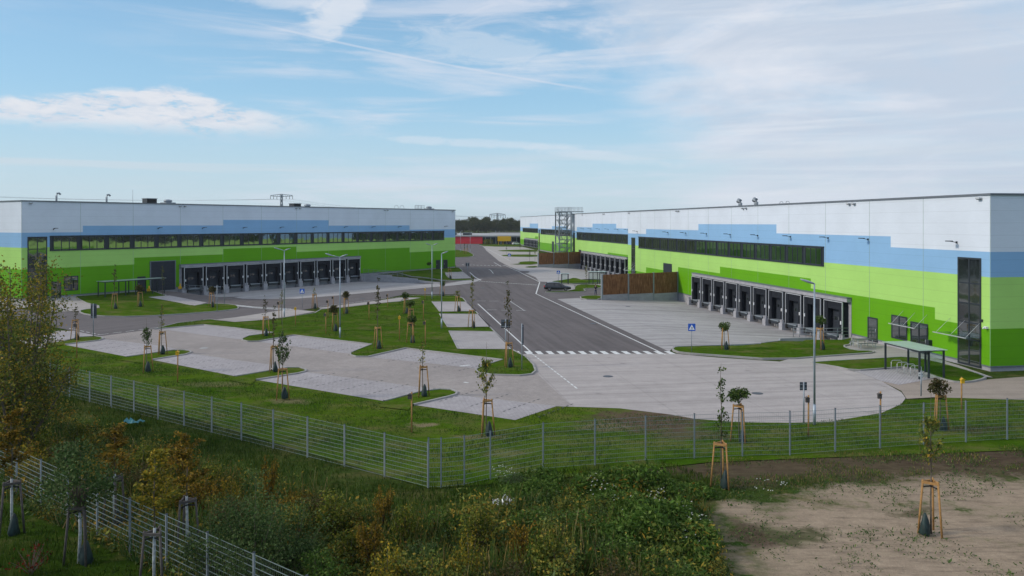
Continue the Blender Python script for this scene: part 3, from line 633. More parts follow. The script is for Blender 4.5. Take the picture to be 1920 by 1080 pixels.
roof_bits(hl, [('vent', 6.8, 4, 14.4), ('vent', 14.6, 4, 14.4), ('box', 22.6, 5, 14.3), ('fan', 26, 5, 14.2), ('rod', 17, .6, 14.3), ('fan', 60, 8, 14.1), ('box', 51.5, 2, 14.0), ('rail', 90, 4, 14.4), ('hoop', 88, 9, 14.4), ('fan', 95, 4, 14.2)])
# halls farther down the road
def Bx(x0, x1): return math.atan2(0, 0)
hb = empty('logistics_hall', (55.4-.1571*163, 163, 0), rzA, 'second warehouse on the right, partly behind the galvanised stair tower', 'warehouse', 'striped warehouse halls')
hall(hb, 1, 76, 80, [(18, 9.7), (29.5, 10.7), (52, 11.8), (70, 10.8), (76, 9.7)], [(18.4, 4.0), (37, 4.6), (76, 3.6)], H=14.6)
docks(hb, 1, 19.6, 10, 4.27); ribbon(hb, 1, 16.5, 70)
opening(hb, 1, 'stair_glazing', 72.3, 74.4, .06, 9.1, 2, 5, .14); opening(hb, 1, 'door', 64.6, 67.5, .2, 4.3, 1, 1, .2, False)
for u in (20, 28, 36.5, 45, 53.5, 62): part(hb, 'wall_lamp', FLOOD, u, .004, 10.4, 1)
for u in (18, 40, 41, 63): part(hb, 'eave_lamp', EAVE, u, .02, 14.3, 1)
hc = empty('logistics_hall', (66.6-.1571*246, 246, 0), rzA, 'third warehouse on the right, seen left of the stair tower', 'warehouse', 'striped warehouse halls')
hall(hc, 1, 106, 80, [(50, 9.6), (76, 10.7), (106, 9.6)], [(60, 4.6), (106, 3.6)], H=15.0)
ribbon(hc, 1, 36, 100); opening(hc, 1, 'stair_glazing', 102, 104.4, .06, 9.1, 2, 5, .14); opening(hc, 1, 'door', 72, 76, .2, 4.6, 1, 1, .2, False)
hd = empty('logistics_hall', (72.9-.1571*362, 362, 0), rzA, 'farthest striped warehouse on the right at the end of the row', 'warehouse', 'striped warehouse halls')
hall(hd, 1, 74, 80, [(20, 10.6), (45, 11.7), (74, 9.8)], [(30, 5.4), (56, 4.4), (74, 3.2)], H=15.2)
ribbon(hd, 1, 8, 66); docks(hd, 1, 19, 10, 3.9)
m = MB(); m.box(74.02, 74.1, -6, -80, 0, 9, M['yellow']); m.build('yellow_end_panel', hd)
# low red and grey parcel depot at the end of the road
de = empty('parcel_depot', (-60, 458, 0), 0, 'low flat-roofed depot with red cladding and dark loading bays at the road end', 'depot')
m = MB(); m.box(0, 43, 0, 108, 0, 4.15, M['red']); m.build('red_wall', de)
m = MB(); m.box(43.02, 100, 1.5, 108, 0, 4.1, M['frame']); m.build('loading_bay_wall', de)
m = MB(); m.box(-1, 101, -.4, 110, 4.15, 4.75, M['roofgrey']); m.box(43.02, 100, -.35, 1.4, 3.7, 4.149, M['flash'])
m.build('roof', de)
m = MB()
for i in range(19): m.box(44.5+i*3, 44.9+i*3, .9, 1.49, 0, 3.7, M['galv'])
m.build('bay_divider', de)
for x, y, w, dd in ((24, 12, 3, 6), (31, 12, 5, 7), (28.5, 12, 1.4, 5)):
    m = MB(); m.box(0, w, 0, dd, 0, 1.3, M['whitepl'] if w == 1.4 else M['frame']); m.box(-.1, w+.1, -.1, dd+.1, 1.3, 1.4, M['galv']); m.build('roof_unit', de, (x, y, 4.75))
yg = empty('swap_body', (-8.0, 440, 0), 0, 'yellow swap body standing on its legs before the dark loading bays', 'container')
m = MB(); m.box(0, 7.4, 0, 2.5, 1.9, 4.6, M['yellow']); [m.box(x, x+.04, -.02, 0, 1.95, 4.55, M['yellow']) for x in (1, 2, 3, 4, 5, 6)]; m.build('box_body', yg)
for x, y in ((.5, .3), (3, .3), (.5, 2.2), (3, 2.2)): m = MB(); m.box(x-.1, x+.1, y-.1, y+.1, 0, 1.9, M['yellow']); m.beam((x, y, 1.0), (x+.9, y, 1.9), .08, .08, M['yellow']); m.build('leg', yg)
# stair tower
M['steel'] = plain('dull_zinc_steel', (.19, .22, .24), .6)
st = empty('stair_tower', (14.0, 234.2, 0), rzA-math.pi/2, 'galvanised steel escape stair tower beside the second warehouse', 'stair tower')
tw, td = 3.5, 5.5
for x in (0, tw):
    for y in (0, td): m = MB(); m.box(x-.17, x+.17, y-.17, y+.17, 0, 15.2, M['steel']); m.build('column', st)
for k in range(6):
    z = 2.3+2.35*k; m = MB(); m.box(-.1, tw+.1, -.1, 1.1, z-.12, z+.12, M['steel']); m.build('landing', st)
    m = MB(); m.box(-.1, tw+.1, td-1.1, td+.1, z+1.05, z+1.29, M['steel']); m.build('landing', st)
    m = MB()
    for x0, za, zb, y0, y1 in ((.2, z+.06, z+1.23, 1.1, td-1.1), (tw-1.3, z-1.12, z+.06, td-1.1, 1.1)):
        for xx in (x0, x0+1.1): m.beam((xx, y0, za), (xx, y1, zb), .08, .28, M['steel']); m.tube([(xx, y0, za+1.0), (xx, y1, zb+1.0)], .045, M['steel'])
        for i in range(7): t_ = (i+.5)/7; m.box(x0, x0+1.1, lerp(y0, y1, t_)-.12, lerp(y0, y1, t_)+.12, lerp(za, zb, t_), lerp(za, zb, t_)+.04, M['galv'])
    m.build('stair_flight', st); inst('guard_rail', railing('r', [(-.1, -.1, 0), (tw+.1, -.1, 0), (tw+.1, 1.1, 0)], 1.0, .8), st, (0, 0, z+.12)); inst('guard_rail', railing('r', [(-.1, 1.1, 0), (-.1, -.1, 0)], 1.0, .8), st, (0, 0, z+.12))
m = MB(); m.box(-.2, tw+.2, -.2, td+.2, 15.2, 15.45, M['steel']); m.box(tw+.2, 7.5, 1, 2.4, 15.2, 15.45, M['steel']); m.build('top_platform', st)
inst('guard_rail', railing('r', [(7.3, 1, 0), (tw+.2, 1, 0), (tw+.2, -.2, 0), (-.2, -.2, 0), (-.2, td+.2, 0), (tw+.2, td+.2, 0), (tw+.2, 2.4, 0), (7.3, 2.4, 0)], 1.2, 1.1), st, (0, 0, 15.45))
m = MB(); m.beam((tw+.2, 1.7, 15.2), (5.6, 1.7, 13.8), .1, .1, M['galv']); m.build('bracket', st)
# acoustic walls
def tex_wicker():
    t = NT('willow_screen'); p = t.pos(); x = t.noise(7, 3, t.mapping(p, (1, 1, .12))); y = t.noise(2, 4)
    c = t.ramp(x, [(.3, (.12, .055, .026)), (.6, (.26, .125, .058)), (.75, (.36, .20, .095))]); c = t.mix(1.0, c, t.ramp(y, [(.3, .8), (.7, 1.15)]), 'MULTIPLY'); t.bump(x, .7, .05)
    return t.out(c, .95, 0, .1)
M['wicker'] = tex_wicker()
def acoustic(a, b, za, zb, ztop, zm, label):
    a, b = Vector(a), Vector(b); L = (b-a).length; o = empty('noise_barrier', (a.x, a.y, 0), math.atan2(b.y-a.y, b.x-a.x), label, 'fence', 'brown noise barriers between the yards')
    for i in range(3):
        x0, x1 = L*i/3+.14, L*(i+1)/3-.14; zz = zm[i]
        m = MB(); m.box(x0, x1, -.09, .09, zz, ztop, M['wicker'])
        for z in (lerp(zz, ztop, .33), lerp(zz, ztop, .66)): m.box(x0, x1, -.10, -.09, z-.03, z+.03, M['wicker'])
        m.build('screen_panel', o); m = MB(); m.box(x0, x1, -.12, .12, -1.6, zz, M['conc']); m.build('concrete_base', o)
    for i in range(4): x = L*i/3; m = MB(); m.box(x-.12, x+.12, -.14, .14, -1.6, ztop+.06, M['galv']); m.build('post', o)
acoustic((14.2, 125.55), (27.75, 133.3), 0, 0, 3.8, (.62, .5, .38), 'brown noise barrier on concrete base at the near dock yard')
acoustic((7.1, 214.6), (20.0, 225.3), 0, 0, 3.85, (.75, .6, .5), 'brown noise barrier farther back in front of the stair tower')
# retaining walls
p = L0+LU*67.4; q = Vector(Lw(67.4, 12)); r_ = Vector(Lw(67.6, 22.8))
o = MB(); 
for (a, b, z0, z1) in ((Lw(67.45, .6), Lw(67.45, 9), 1.22, 1.22), (Lw(67.45, 9), Lw(67.45, 16), .95, .75), (Lw(67.45, 16), Lw(67.45, 23), .5, .12)):
    a, b = Vector(a), Vector(b); n = Vector((-(b-a).y, (b-a).x)).normalized()*.12
    vs = [(a-n).to_tuple()+(-1.2,), (b-n).to_tuple()+(-1.2,), (b+n).to_tuple()+(-1.2,), (a+n).to_tuple()+(-1.2,), (a-n).to_tuple()+(z0,), (b-n).to_tuple()+(z1,), (b+n).to_tuple()+(z1,), (a+n).to_tuple()+(z0,)]
    o.add(vs, [(3, 2, 1, 0), (4, 5, 6, 7), (0, 1, 5, 4), (1, 2, 6, 5), (2, 3, 7, 6), (3, 0, 4, 7)], M['conc'])
tag(o.build('retaining_wall'), 'stepped concrete retaining wall beside the last dock of the left warehouse', 'wall')
a, b = Lw(67.5, 1.0), Lw(67.5, 12); o = inst('railing', railing('railing', [(*a, 1.2), (*b, .95)], 1.0, 1.4)); tag(o, 'thin railing on top of the stepped concrete retaining wall', 'railing')
o = MB(); P = P0([(1262, 652), (1310, 650.5), (1425, 646.5), (1426, 644.5), (1461, 641), (1462, 637), (1524, 635.5)])
for i in range(len(P)-1):
    a, b = Vector(P[i]), Vector(P[i+1]); n = Vector((-(b-a).y, (b-a).x)).normalized()*.08; t1 = .15
    o.add([(a-n).to_tuple()+(-1.2,), (b-n).to_tuple()+(-1.2,), (b+n).to_tuple()+(-1.2,), (a+n).to_tuple()+(-1.2,), (a-n).to_tuple()+(t1,), (b-n).to_tuple()+(t1,), (b+n).to_tuple()+(t1,), (a+n).to_tuple()+(t1,)], [(4, 5, 6, 7), (0, 1, 5, 4), (1, 2, 6, 5), (2, 3, 7, 6), (3, 0, 4, 7)], M['conc'])
tag(o.build('retaining_kerb'), 'low concrete edging between the near dock yard and the grass mound', 'kerb wall')
a, b, c_ = Aw(18.9, .7), Aw(18.9, 3.2), Aw(27, 3.4)
tag(inst('railing', railing('railing', [(*a, 0), (*b, 0), (*Aw(25.5, 3.3), -.75)], 1.05, 1.4)), 'grey tube railing at the nearest loading dock of the right warehouse', 'railing')
tag(inst('railing', railing('railing', [(*Lw(24.6, .9), ZL-.1), (*Lw(24.8, 3.0), ZL-.3), (*Lw(29, 3.1), .15)], 1.05, 1.0)), 'grey tube railing at the first loading dock of the left warehouse', 'railing')
for s_, txt in ((19.0, 'left'), (24.6, 'right')):
    m = MB(); m.tube([(0, 0, 0), (0, 0, .95)], .13, M['yellow'], 10); m.box(-.3, .3, -.16, -.1, .1, .5, M['yellow']); p = Lw(s_, .7); tag(m.build('bollard', None, (*p, ZL)), 'yellow bollard on the %s side of the dark roller gate' % txt, 'bollard', 'yellow gate bollards')
# ------------------------------------------------------------------ shelters, racks, benches
def shelter(name, loc, rz, w, d, h, label, cat, posts, glassmat='clear', back=True, side=True):
    o = empty(name, loc, rz, label, cat)
    for x, y in posts: m = MB(); m.box(x-.06, x+.06, y-.06, y+.06, 0, h, M['frame']); m.build('post', o)
    m = MB(); m.box(-.25, w+.25, -.15, d+.15, h+.05, h+.09, M['canopyglass']); m.box(0, w, -.06, .06, h-.06, h+.05, M['frame']); m.box(0, w, d-.06, d+.06, h-.06, h+.05, M['frame'])
    for k in range(4): x = w*k/3; m.box(x-.04, x+.04, .07, d-.07, h-.05, h+.04, M['frame'])
    m.build('roof', o)
    if back: m = MB(); m.box(.1, w-.1, d-.015, d+.015, .15, h-.15, M['clear']); m.build('glass_back', o)
    if side: m = MB(); m.box(w-.015, w+.015, .1, d-.1, .15, h-.15, M['clear']); m.build('glass_side', o)
    return o
t = NT('frosted_canopy'); t.b.inputs['Transmission Weight'].default_value = .55; t.b.inputs['IOR'].default_value = 1.2; M['canopyglass'] = t.out((.60, .72, .67), .3)
# right bicycle shelter: local x runs towards the camera
o = shelter('bicycle_shelter', (30.55, 65.0, .03), math.atan2(-AU.y, -AU.x), 4.2, 2.05, 2.15, 'dark bicycle shelter with green glass roof before the right warehouse', 'shelter', [(0, 0), (4.2, 0), (0, 2.05), (4.2, 2.05), (2.1, 2.05), (3.9, 1.0)])
for i, (px, py, w) in enumerate(((1671, 694, 20), (1682, 698, 20), (1695, 701.5, 20), (1707, 705, 19))):
    g = G(px, py); m = MB(); W = .88
    m.tube([(0, 0, 0), (0, 0, .62), (.06, 0, .72), (.14, 0, .76), (W-.14, 0, .76), (W-.06, 0, .72), (W, 0, .62), (W, 0, 0)], .028, M['alu'], 8)
    b = m.build('bicycle_rack', None, (g.x, g.y, .04), .05); tag(b, '%s steel bicycle hoop from the back under the right shelter' % ('first', 'second', 'third', 'fourth')[i], 'bicycle rack', 'hoops under the right bicycle shelter')
p = Lw(9.6, 4.6)
shelter('bicycle_shelter', (*p, gz(*p)), rzL, 9.6, 1.9, 2.35, 'long dark bicycle shelter with pale green roof before the left warehouse', 'shelter', [(0, 0), (3.2, 0), (4.8, 0), (7.6, 0), (9.6, 0), (0, 1.9), (3.2, 1.9), (4.8, 1.9), (7.6, 1.9), (9.6, 1.9)], side=False, back=False)
g = G(1053.5, 533.5); shelter('waiting_shelter', (g.x, g.y, .05), .0, 1.25, 1.0, 2.0, 'small dark-framed glass shelter behind the parked estate car', 'shelter', [(0, 0), (1.25, 0), (0, 1.0), (1.25, 1.0)])
g = G(1106, 533.5); shelter('smoking_shelter', (g.x, g.y, .05), .0, 2.9, 1.8, 2.35, 'wide glass shelter with white roof edge beside the near noise barrier', 'shelter', [(.6, 0), (1.5, 0), (1.9, 0), (0, 1.8), (2.9, 1.8)])
def picnic(loc, rz, label):
    o = empty('picnic_table', loc, rz, label, 'picnic table')
    m = MB(); [m.box(-.9, .9, -.38+k*.155, -.25+k*.155, .72, .76, M['grate']) for k in range(5)]; m.build('table_top', o)
    for s in (-1, 1):
        m = MB(); [m.box(-.9, .9, s*.82-.15+k*.11, s*.82-.06+k*.11, .43, .46, M['grate']) for k in range(3)]; m.build('seat', o)
    for x in (-.75, .75):
        m = MB(); m.beam((x, -.35, .7), (x, -.45, 0), .06, .06, M['alu']); m.beam((x, .35, .7), (x, .45, 0), .06, .06, M['alu']); m.box(x-.03, x+.03, -.95, .95, .38, .43, M['alu']); m.box(x-.03, x+.03, -.9, -.84, 0, .38, M['alu']); m.box(x-.03, x+.03, .84, .9, 0, .38, M['alu']); m.build('leg_frame', o)
M['grate'] = plain('bench_mesh', (.12, .125, .13), .5)
g = G(1618, 651); picnic((g.x, g.y, .04), .15, 'steel picnic table with benches on the paving near the right docks')
g = G(148, 557); picnic((g.x, g.y, g.z+.04), rzL, 'grey picnic table by the entrance of the left warehouse')
# ------------------------------------------------------------------ lamps
def lamp(px, py, heads, label, h=8.55, z=None):
    g = G(px, py); o = empty('street_lamp', (g.x, g.y, (g.z if z is None else z)), 0, label, 'street lamp', 'slim grey lamp posts')
    m = MB(); m.tube([(0, 0, 0), (0, 0, 1.2)], .085, M['pole'], 10); m.tube([(0, 0, 1.2), (0, 0, h)], .07, M['pole'], 10, .045); m.build('pole', o)
    for hx, hy, ln in heads:
        v = Vector((hx, hy, 0)).normalized(); q = v*ln
        if ln > .4: m = MB(); m.tube([(0, 0, h-.05), (q.x, q.y, h+.12)], .035, M['pole'], 8); m.build('arm', o)
        a = q+Vector((0, 0, h+(.1 if ln > .4 else 0))); w = Vector((-v.y, v.x, 0))
        m = MB(); st_ = [(-.05, .05, .04), (.12, .10, .07), (.35, .15, .08), (.6, .14, .06), (.75, .06, .03)]; vs = []; n = 8
        for d_, wd, th in st_:
            for j in range(n): an = 2*math.pi*j/n; vs.append(a+v*d_+w*wd*math.cos(an)+Vector((0, 0, d_*.32+th*math.sin(an))))
        m.add(vs, [(i*n+j, i*n+(j+1) % n, (i+1)*n+(j+1) % n, (i+1)*n+j) for i in range(4) for j in range(n)]+[tuple(range(n))[::-1], tuple(range(4*n, 5*n))], M['lamphead'], True); m.build('lamp_head', o)
    return o
lamp(533, 596, [(-1, -.2, .5), (1, -.2, .1)], 'two-headed street lamp standing by the crosswalk on the left side road')
lamp(637.5, 635, [(-1, -.1, .75), (1, -.2, .1)], 'two-headed street lamp at the lawn edge above the car park', 8.5)
lamp(810, 561, [(-.9, -.4, .3), (.9, -.4, .3)], 'two-headed street lamp at the far corner of the green island')
lamp(828, 617, [(1, -.3, .05)], 'single-headed street lamp between the roadside parking bays')
lamp(1527, 796, [(-1, .3, .05)], 'nearest street lamp, tall single-headed one at the turning circle', 8.4)
lamp(863.7, 472, [(1, 0, .1)], 'distant street lamp on the left verge at the road end', 8.6)
lamp(881.7, 473, [(1, 0, .1)], 'distant street lamp right beside the road before the red depot', 8.0)
# ------------------------------------------------------------------ signs
def sign_blue(px, py, hz, w, label):
    g = G(px, py); o = empty('crosswalk_sign', (g.x, g.y, g.z+.08), 0, label, 'road sign', 'blue pedestrian crossing signs')
    m = MB(); m.tube([(0, .03, 0), (0, .03, hz)], .032, M['galv'], 8); m.build('post', o)
    m = MB(); m.box(-w/2, w/2, -.02, 0, hz-w, hz, M['bluesign']); b = m.build('sign_panel', o)
    m = MB(); c = hz-w/2; k = w*.40
    m.add([(-k, -.024, c-k*.85), (k, -.024, c-k*.85), (0, -.024, c+k*.95)], [(0, 1, 2)], M['whitepl'])
    s = k*.5; f = lambda pts: m.add([(x*s, -.028, c-k*.3+z*s) for x, z in pts], [tuple(range(len(pts)))], M['frame'])
    f([(-.12, .75), (.12, .75), (.16, .95), (0, 1.08), (-.16, .95)]); f([(-.2, .7), (.2, .65), (.28, .1), (-.12, .1)]); f([(-.12, .1), (.08, .1), (-.35, -.85), (-.55, -.8)]); f([(.05, .1), (.26, .1), (.55, -.85), (.35, -.85)])
    f([(-.2, .7), (-.12, .5), (-.5, .1), (-.6, .2)]); f([(.2, .65), (.2, .45), (.55, .15), (.6, .28)])
    m.build('pedestrian_symbol', b); return o
sign_blue(1297, 661.5, 2.62, .68, 'blue pedestrian crossing sign on the grass mound at the main road')
sign_blue(566.5, 579.5, 2.75, .66, 'blue pedestrian crossing sign by the left side road')
sign_blue(1047, 532, 2.5, .66, 'blue pedestrian crossing sign beside the small glass shelter')
sign_blue(955, 489, 2.2, .9, 'farthest blue pedestrian crossing sign on the right of the road')
def sign_back(px, py, pans, h, label, narrow=False, white=False, rz=0.0):
    g = G(px, py); o = empty('notice_sign', (g.x, g.y, g.z+.08), rz, label, 'sign')
    m = MB(); m.tube([(0, 0, 0), (0, 0, h)], .045, M['galv'], 8); m.build('post', o)
    for (x0, x1, z0, z1) in pans:
        m = MB()
        m.box(x0, x1, .05, .075, z0, z1, M['whitepl' if white else 'signback']); [m.box(x0+.02, x1-.02, .03, .05, z, z+.05, M['galv']) for z in (z0+.1, z1-.15)]; m.build('sign_panel', o)
    return o
sign_back(175, 632, [(-.30, -.01, 1.9, 3.42), (.02, .32, 1.9, 3.42)], 3.45, 'tall dark double sign seen from behind at the car park entrance')
sign_back(948, 672, [(-.40, -.05, 2.6, 3.35), (.06, .40, 2.6, 3.35)], 3.4, 'dark double sign seen from behind beside the triangular island')
sign_back(978.5, 695, [(-.04, .14, 2.0, 3.65)], 3.75, 'tall thin sign post with narrow edge-on panel on the triangular island')
sign_back(1507, 796, [(-.21, -.03, 1.95, 2.43), (.03, .21, 1.95, 2.43)], 2.45, 'dark double sign seen from behind beside the nearest street lamp')
sign_back(1727, 745, [(-.14, .14, 1.35, 1.62)], 1.75, 'small white sign on a thin post before the right bicycle shelter', white=True)
sign_back(876.5, 517, [(-.42, -.05, 2.0, 2.8), (.08, .42, 2.0, 2.8)], 2.85, 'small dark double sign seen from behind at the far hall corner')
sign_back(407, 584, [(-.03, .06, 2.2, 3.4)], 3.5, 'thin edge-on sign post on the oval lawn tip')
sign_back(420.5, 571, [(-.05, .05, 2.6, 3.1)], 3.2, 'thin bare post at the asphalt ramp of the left warehouse')
# ------------------------------------------------------------------ trees
def leaves(pts, nrm, size, jitter=.5, rng=RNG):
    n = len(pts); s = size*(1+jitter*(rng.random(n)-.5))[:, None]
    a = rng.normal(size=(n, 3)); a /= np.linalg.norm(a, axis=1)[:, None]
    if nrm is not None: a = a*.9+nrm*.5
    b = np.cross(a, rng.normal(size=(n, 3))); b /= np.linalg.norm(b, axis=1)[:, None]
    c = np.cross(a, b); c /= np.linalg.norm(c, axis=1)[:, None]
    return np.stack([pts-b*s*.5, pts+c*s*.32, pts+b*s*.55, pts-c*s*.32], 1)
def quads_mesh(name, q, mat):
    q = np.asarray(q, dtype=np.float32); n = len(q); me = bpy.data.meshes.new(name)
    me.vertices.add(n*4); me.vertices.foreach_set('co', q.reshape(-1))
    me.loops.add(n*4); me.loops.foreach_set('vertex_index', np.arange(n*4, dtype=np.int32))
    me.polygons.add(n); me.polygons.foreach_set('loop_start', np.arange(0, n*4, 4, dtype=np.int32)); me.polygons.foreach_set('loop_total', np.full(n, 4, dtype=np.int32))
    me.materials.append(mat); me.update(calc_edges=True); return me
def unit(n): v = RNG.normal(size=(n, 3)); return v/np.linalg.norm(v, axis=1)[:, None]
def crown_ball(r, n, mat, ls=.13):
    c = unit(9)*r*.55; c[:, 2] *= .8; k = RNG.integers(0, 9, n); p = c[k]+unit(n)*r*.5*(RNG.random(n)**.4)[:, None]; p[:, 2] *= .92
    tw = MB()
    for q in c: tw.tube([(0, 0, -r*.7), tuple(q)], .018, M['barkb'], 4, .006)
    return quads_mesh('crown', leaves(p, None, ls), mat), tw.mesh('twigs')
def crown_cone(h, w, n, mat, ls=.10):
    "feathered young tree: many thin rising twigs with small leaves, h high, w wide; base at z=0"
    tw = MB(); P = []
    tw.tube([(0, 0, 0), (.02, 0, h*.6), (0, .02, h)], .022, M['barkb'], 5, .005)
    for i in range(30):
        z = h*(.03+.6*RNG.random()); a = RNG.random()*6.28; r = w*.5*(1-(z/h)**1.2)*(.55+.6*RNG.random())
        e = np.array((math.cos(a)*r, math.sin(a)*r, z+r*.9)); b = np.array((0, 0, z)); tw.tube([tuple(b), tuple((b+e)/2+np.array((0, 0, -.03))), tuple(e)], .009, M['barkb'], 4, .003)
        k = max(1, int(n/30)); t_ = .25+.75*RNG.random(k); P.append(b+(e-b)*t_[:, None]+RNG.normal(size=(k, 3))*.045)
    return quads_mesh('crown', leaves(np.concatenate(P), None, ls), mat), tw.mesh('twigs')
def crown_spire(h, w, n, mat, ls=.12):
    tw = MB(); P = []
    tw.tube([(0, 0, 0), (.03, 0, h*.4), (-.03, .02, h*.75), (0, 0, h)], .026, M['barkb'], 5, .006)
    zz = np.sort(RNG.random(7))*h*.95
    for i in range(26):
        z = h*(RNG.random()**.8)*.97; a = RNG.random()*6.28; r = w*.5*(.35+.65*(1-z/h))*(.5+.7*RNG.random())
        e = np.array((math.cos(a)*r, math.sin(a)*r, z+r*.8)); b = np.array((0, 0, z)); tw.tube([tuple(b), tuple(e)], .008, M['barkb'], 4, .003)
        k = max(1, int(n/26)); t_ = .2+.8*RNG.random(k); P.append(b+(e-b)*t_[:, None]+RNG.normal(size=(k, 3))*.06)
    return quads_mesh('crown', leaves(np.concatenate(P), None, ls), mat), tw.mesh('twigs')
CR = {'ball': [crown_ball(.64, 800, M['lf_green']) for _ in range(2)]+[crown_ball(.64, 760, M['lf_brown'])],
      'cone': [crown_cone(2.1, 1.2, 620, M['lf_willow']) for _ in range(2)]+[crown_cone(2.1, 1.2, 560, M['lf_olive'])],
      'spire': [crown_spire(3.2, .7, 330, M['lf_olive']), crown_spire(3.2, .65, 300, M['lf_green']), crown_spire(3.2, .8, 420, M['lf_brown'])],
      'sparse': [crown_spire(2.6, .8, 140, M['lf_brown'], .13), crown_spire(2.6, .8, 130, M['lf_olive'], .13)],
      'yellow': [crown_spire(3.0, 1.9, 1500, M['lf_yellow'], .13), crown_spire(3.0, 1.9, 1500, M['lf_orange'], .13)]}
KIND = {'ball': 'ball-headed', 'cone': 'bushy', 'spire': 'tall slender', 'sparse': 'thin sparse', 'yellow': 'autumn-yellow'}
def stake_meshes(mat):
    d = []
    for k in range(3):
        a = k*2.094+.5; m = MB(); m.tube([(math.cos(a)*.48, math.sin(a)*.48, -.05), (math.cos(a)*.30, math.sin(a)*.30, 2.08)], .040, M[mat], 8); d.append(m.mesh('stake'))
    cb = []
    for k in range(3):
        a, b = k*2.094+.5, (k+1)*2.094+.5; m = MB(); m.beam((math.cos(a)*.34, math.sin(a)*.34, 1.98), (math.cos(b)*.34, math.sin(b)*.34, 1.98), .05, .09, M[mat]); cb.append(m.mesh('crossbar'))
    m = MB(); [m.tube([(math.cos(k*2.094+.5)*.31, math.sin(k*2.094+.5)*.31, 1.80), (0.03, 0, 1.83)], .03, M['black'], 6) for k in range(3)]
    return d, cb, m.mesh('tie_belt')
STK = stake_meshes('wood'); STKO = stake_meshes('oldwood')
def bag_mesh():
    m = MB(); n = 12; vs = []; prof = [(.0, .21, .19), (.10, .24, .21), (.35, .22, .17), (.6, .15, .12), (.78, .08, .07), (.86, .03, .03)]
    for z, a, b in prof:
        for j in range(n): t_ = 2*math.pi*j/n; w = 1+.16*math.sin(3*t_+z*7); vs.append((a*w*math.cos(t_), b*w*math.sin(t_), z))
    m.add(vs, [(i*n+j, i*n+(j+1) % n, (i+1)*n+(j+1) % n, (i+1)*n+j) for i in range(len(prof)-1) for j in range(n)]+[tuple(range((len(prof)-1)*n, len(prof)*n))], M['bag'], True); return m.mesh('watering_bag')
BAG = bag_mesh()
def young_tree(px, py, top, kind, var, where, stakes=True, bag=True, dz=.09, crown_z=None, leaf=None, old=False, rz=None, bagdx=.16):
    g = G(px, py); z0 = g.z+dz; sc = (g.y)/F
    H = (py-top)*sc; H = max(2.6, H); rz = RNG.random()*6.28 if rz is None else rz
    lab = leaf or KIND[kind]
    o = empty('young_tree', (g.x, g.y, z0-.03), rz, '%s young tree %s' % (lab, where), 'tree', 'newly planted young trees')
    if kind == 'ball': cz = H-.6; ch = None
    else: cz = crown_z if crown_z is not None else max(1.7, H*.36); ch = H-cz
    m = MB(); zt = min(cz, 2.1) if old else cz
    m.tube([(0, 0, 0), (.02, .01, zt*.5), (0, 0, zt+.05)], .035 if not old else .055, M['barkb' if not old else 'barkw'], 7, .026 if not old else .045)
    if old: m.tube([(0, 0, zt), (0, 0, cz+.1)], .035, M['barkb'], 6, .025)
    m.build('trunk', o)
    cm, tm = CR[kind][var % len(CR[kind])]
    if kind == 'ball': c = inst('crown', cm, o, (0, 0, cz)); inst('twigs', tm, c)
    else:
        base = {'cone': 2.1, 'spire': 3.2, 'sparse': 2.6, 'yellow': 3.0}[kind]; s = ch/base; w = 1.0 if s < 1.4 else 1.15
        c = inst('crown', cm, o, (0, 0, cz), 0, (w, w, s)); inst('twigs', tm, c)
    if stakes:
        S_ = STKO if old else STK
        f = empty('tree_stakes', (g.x, g.y, z0-.02), RNG.random()*6.28 if rz is None else rz, '%s wooden tree support %s' % ('weathered' if old else 'light', where), 'tree support', 'wooden tree supports')
        [inst('stake', q, f) for q in S_[0]]; [inst('crossbar', q, f) for q in S_[1]]; inst('tie_belt', S_[2], f)
    if bag: b = inst('watering_bag', BAG, None, (g.x+bagdx, g.y-.12, z0), RNG.random()*6.28, .95); tag(b, 'dark watering bag of the tree %s' % where, 'watering bag', 'dark green watering bags')
    return o
T = young_tree
T(142, 638, 570, 'sparse', 0, 'beside the car park entrance sign')
T(275, 698, 597, 'cone', 0, 'on the front lawn before the leftmost bays'); T(303, 665, 572, 'sparse', 1, 'on the leftmost kerbed finger')
T(513, 698, 575, 'sparse', 0, 'on the second kerbed finger from the left'); T(530, 749, 590, 'cone', 1, 'on the front lawn beside the second finger')
T(792, 744, 640, 'sparse', 1, 'on the third kerbed finger'); T(708, 655, 522, 'sparse', 0, 'on the lawn tongue pointing into the car park', crown_z=2.2)
T(627, 622, 571, 'ball', 2, 'left of the second two-headed lamp', dz=.09); T(648, 589, 545, 'ball', 2, 'close behind the second two-headed lamp')
T(589, 580, 540, 'sparse', 1, 'at the lawn edge near the crosswalk'); T(761, 589, 545, 'ball', 0, 'farthest of the ball trees in the green island')
T(770, 613, 561, 'ball', 1, 'middle of the row of ball trees'); T(771, 644, 586, 'ball', 0, 'nearest of the row of ball trees', stakes=True)
T(885, 616, 517, 'spire', 0, 'between the middle and near roadside bays', crown_z=2.2); T(858, 585, 540, 'cone', 2, 'between the far and middle roadside bays')
T(829, 556, 525, 'ball', 0, 'behind the single-headed lamp post'); T(912, 816, 640, 'cone', 2, 'on the front lawn nearest the fence corner', dz=0)
T(953, 690, 527, 'sparse', 0, 'on the triangular island', crown_z=2.0); T(497, 631, 555, 'sparse', 0, 'on the first lawn tongue of the island', crown_z=1.9)
T(528, 610, 545, 'sparse', 1, 'right behind the first tongue of the island', stakes=False, bag=False)
T(215, 580, 497, 'sparse', 0, 'on the oval lawn before the left shelter', dz=.1); T(262, 576, 533, 'ball', 2, 'in the middle of the oval lawn'); T(397, 577, 536, 'ball', 2, 'at the right tip of the oval lawn')
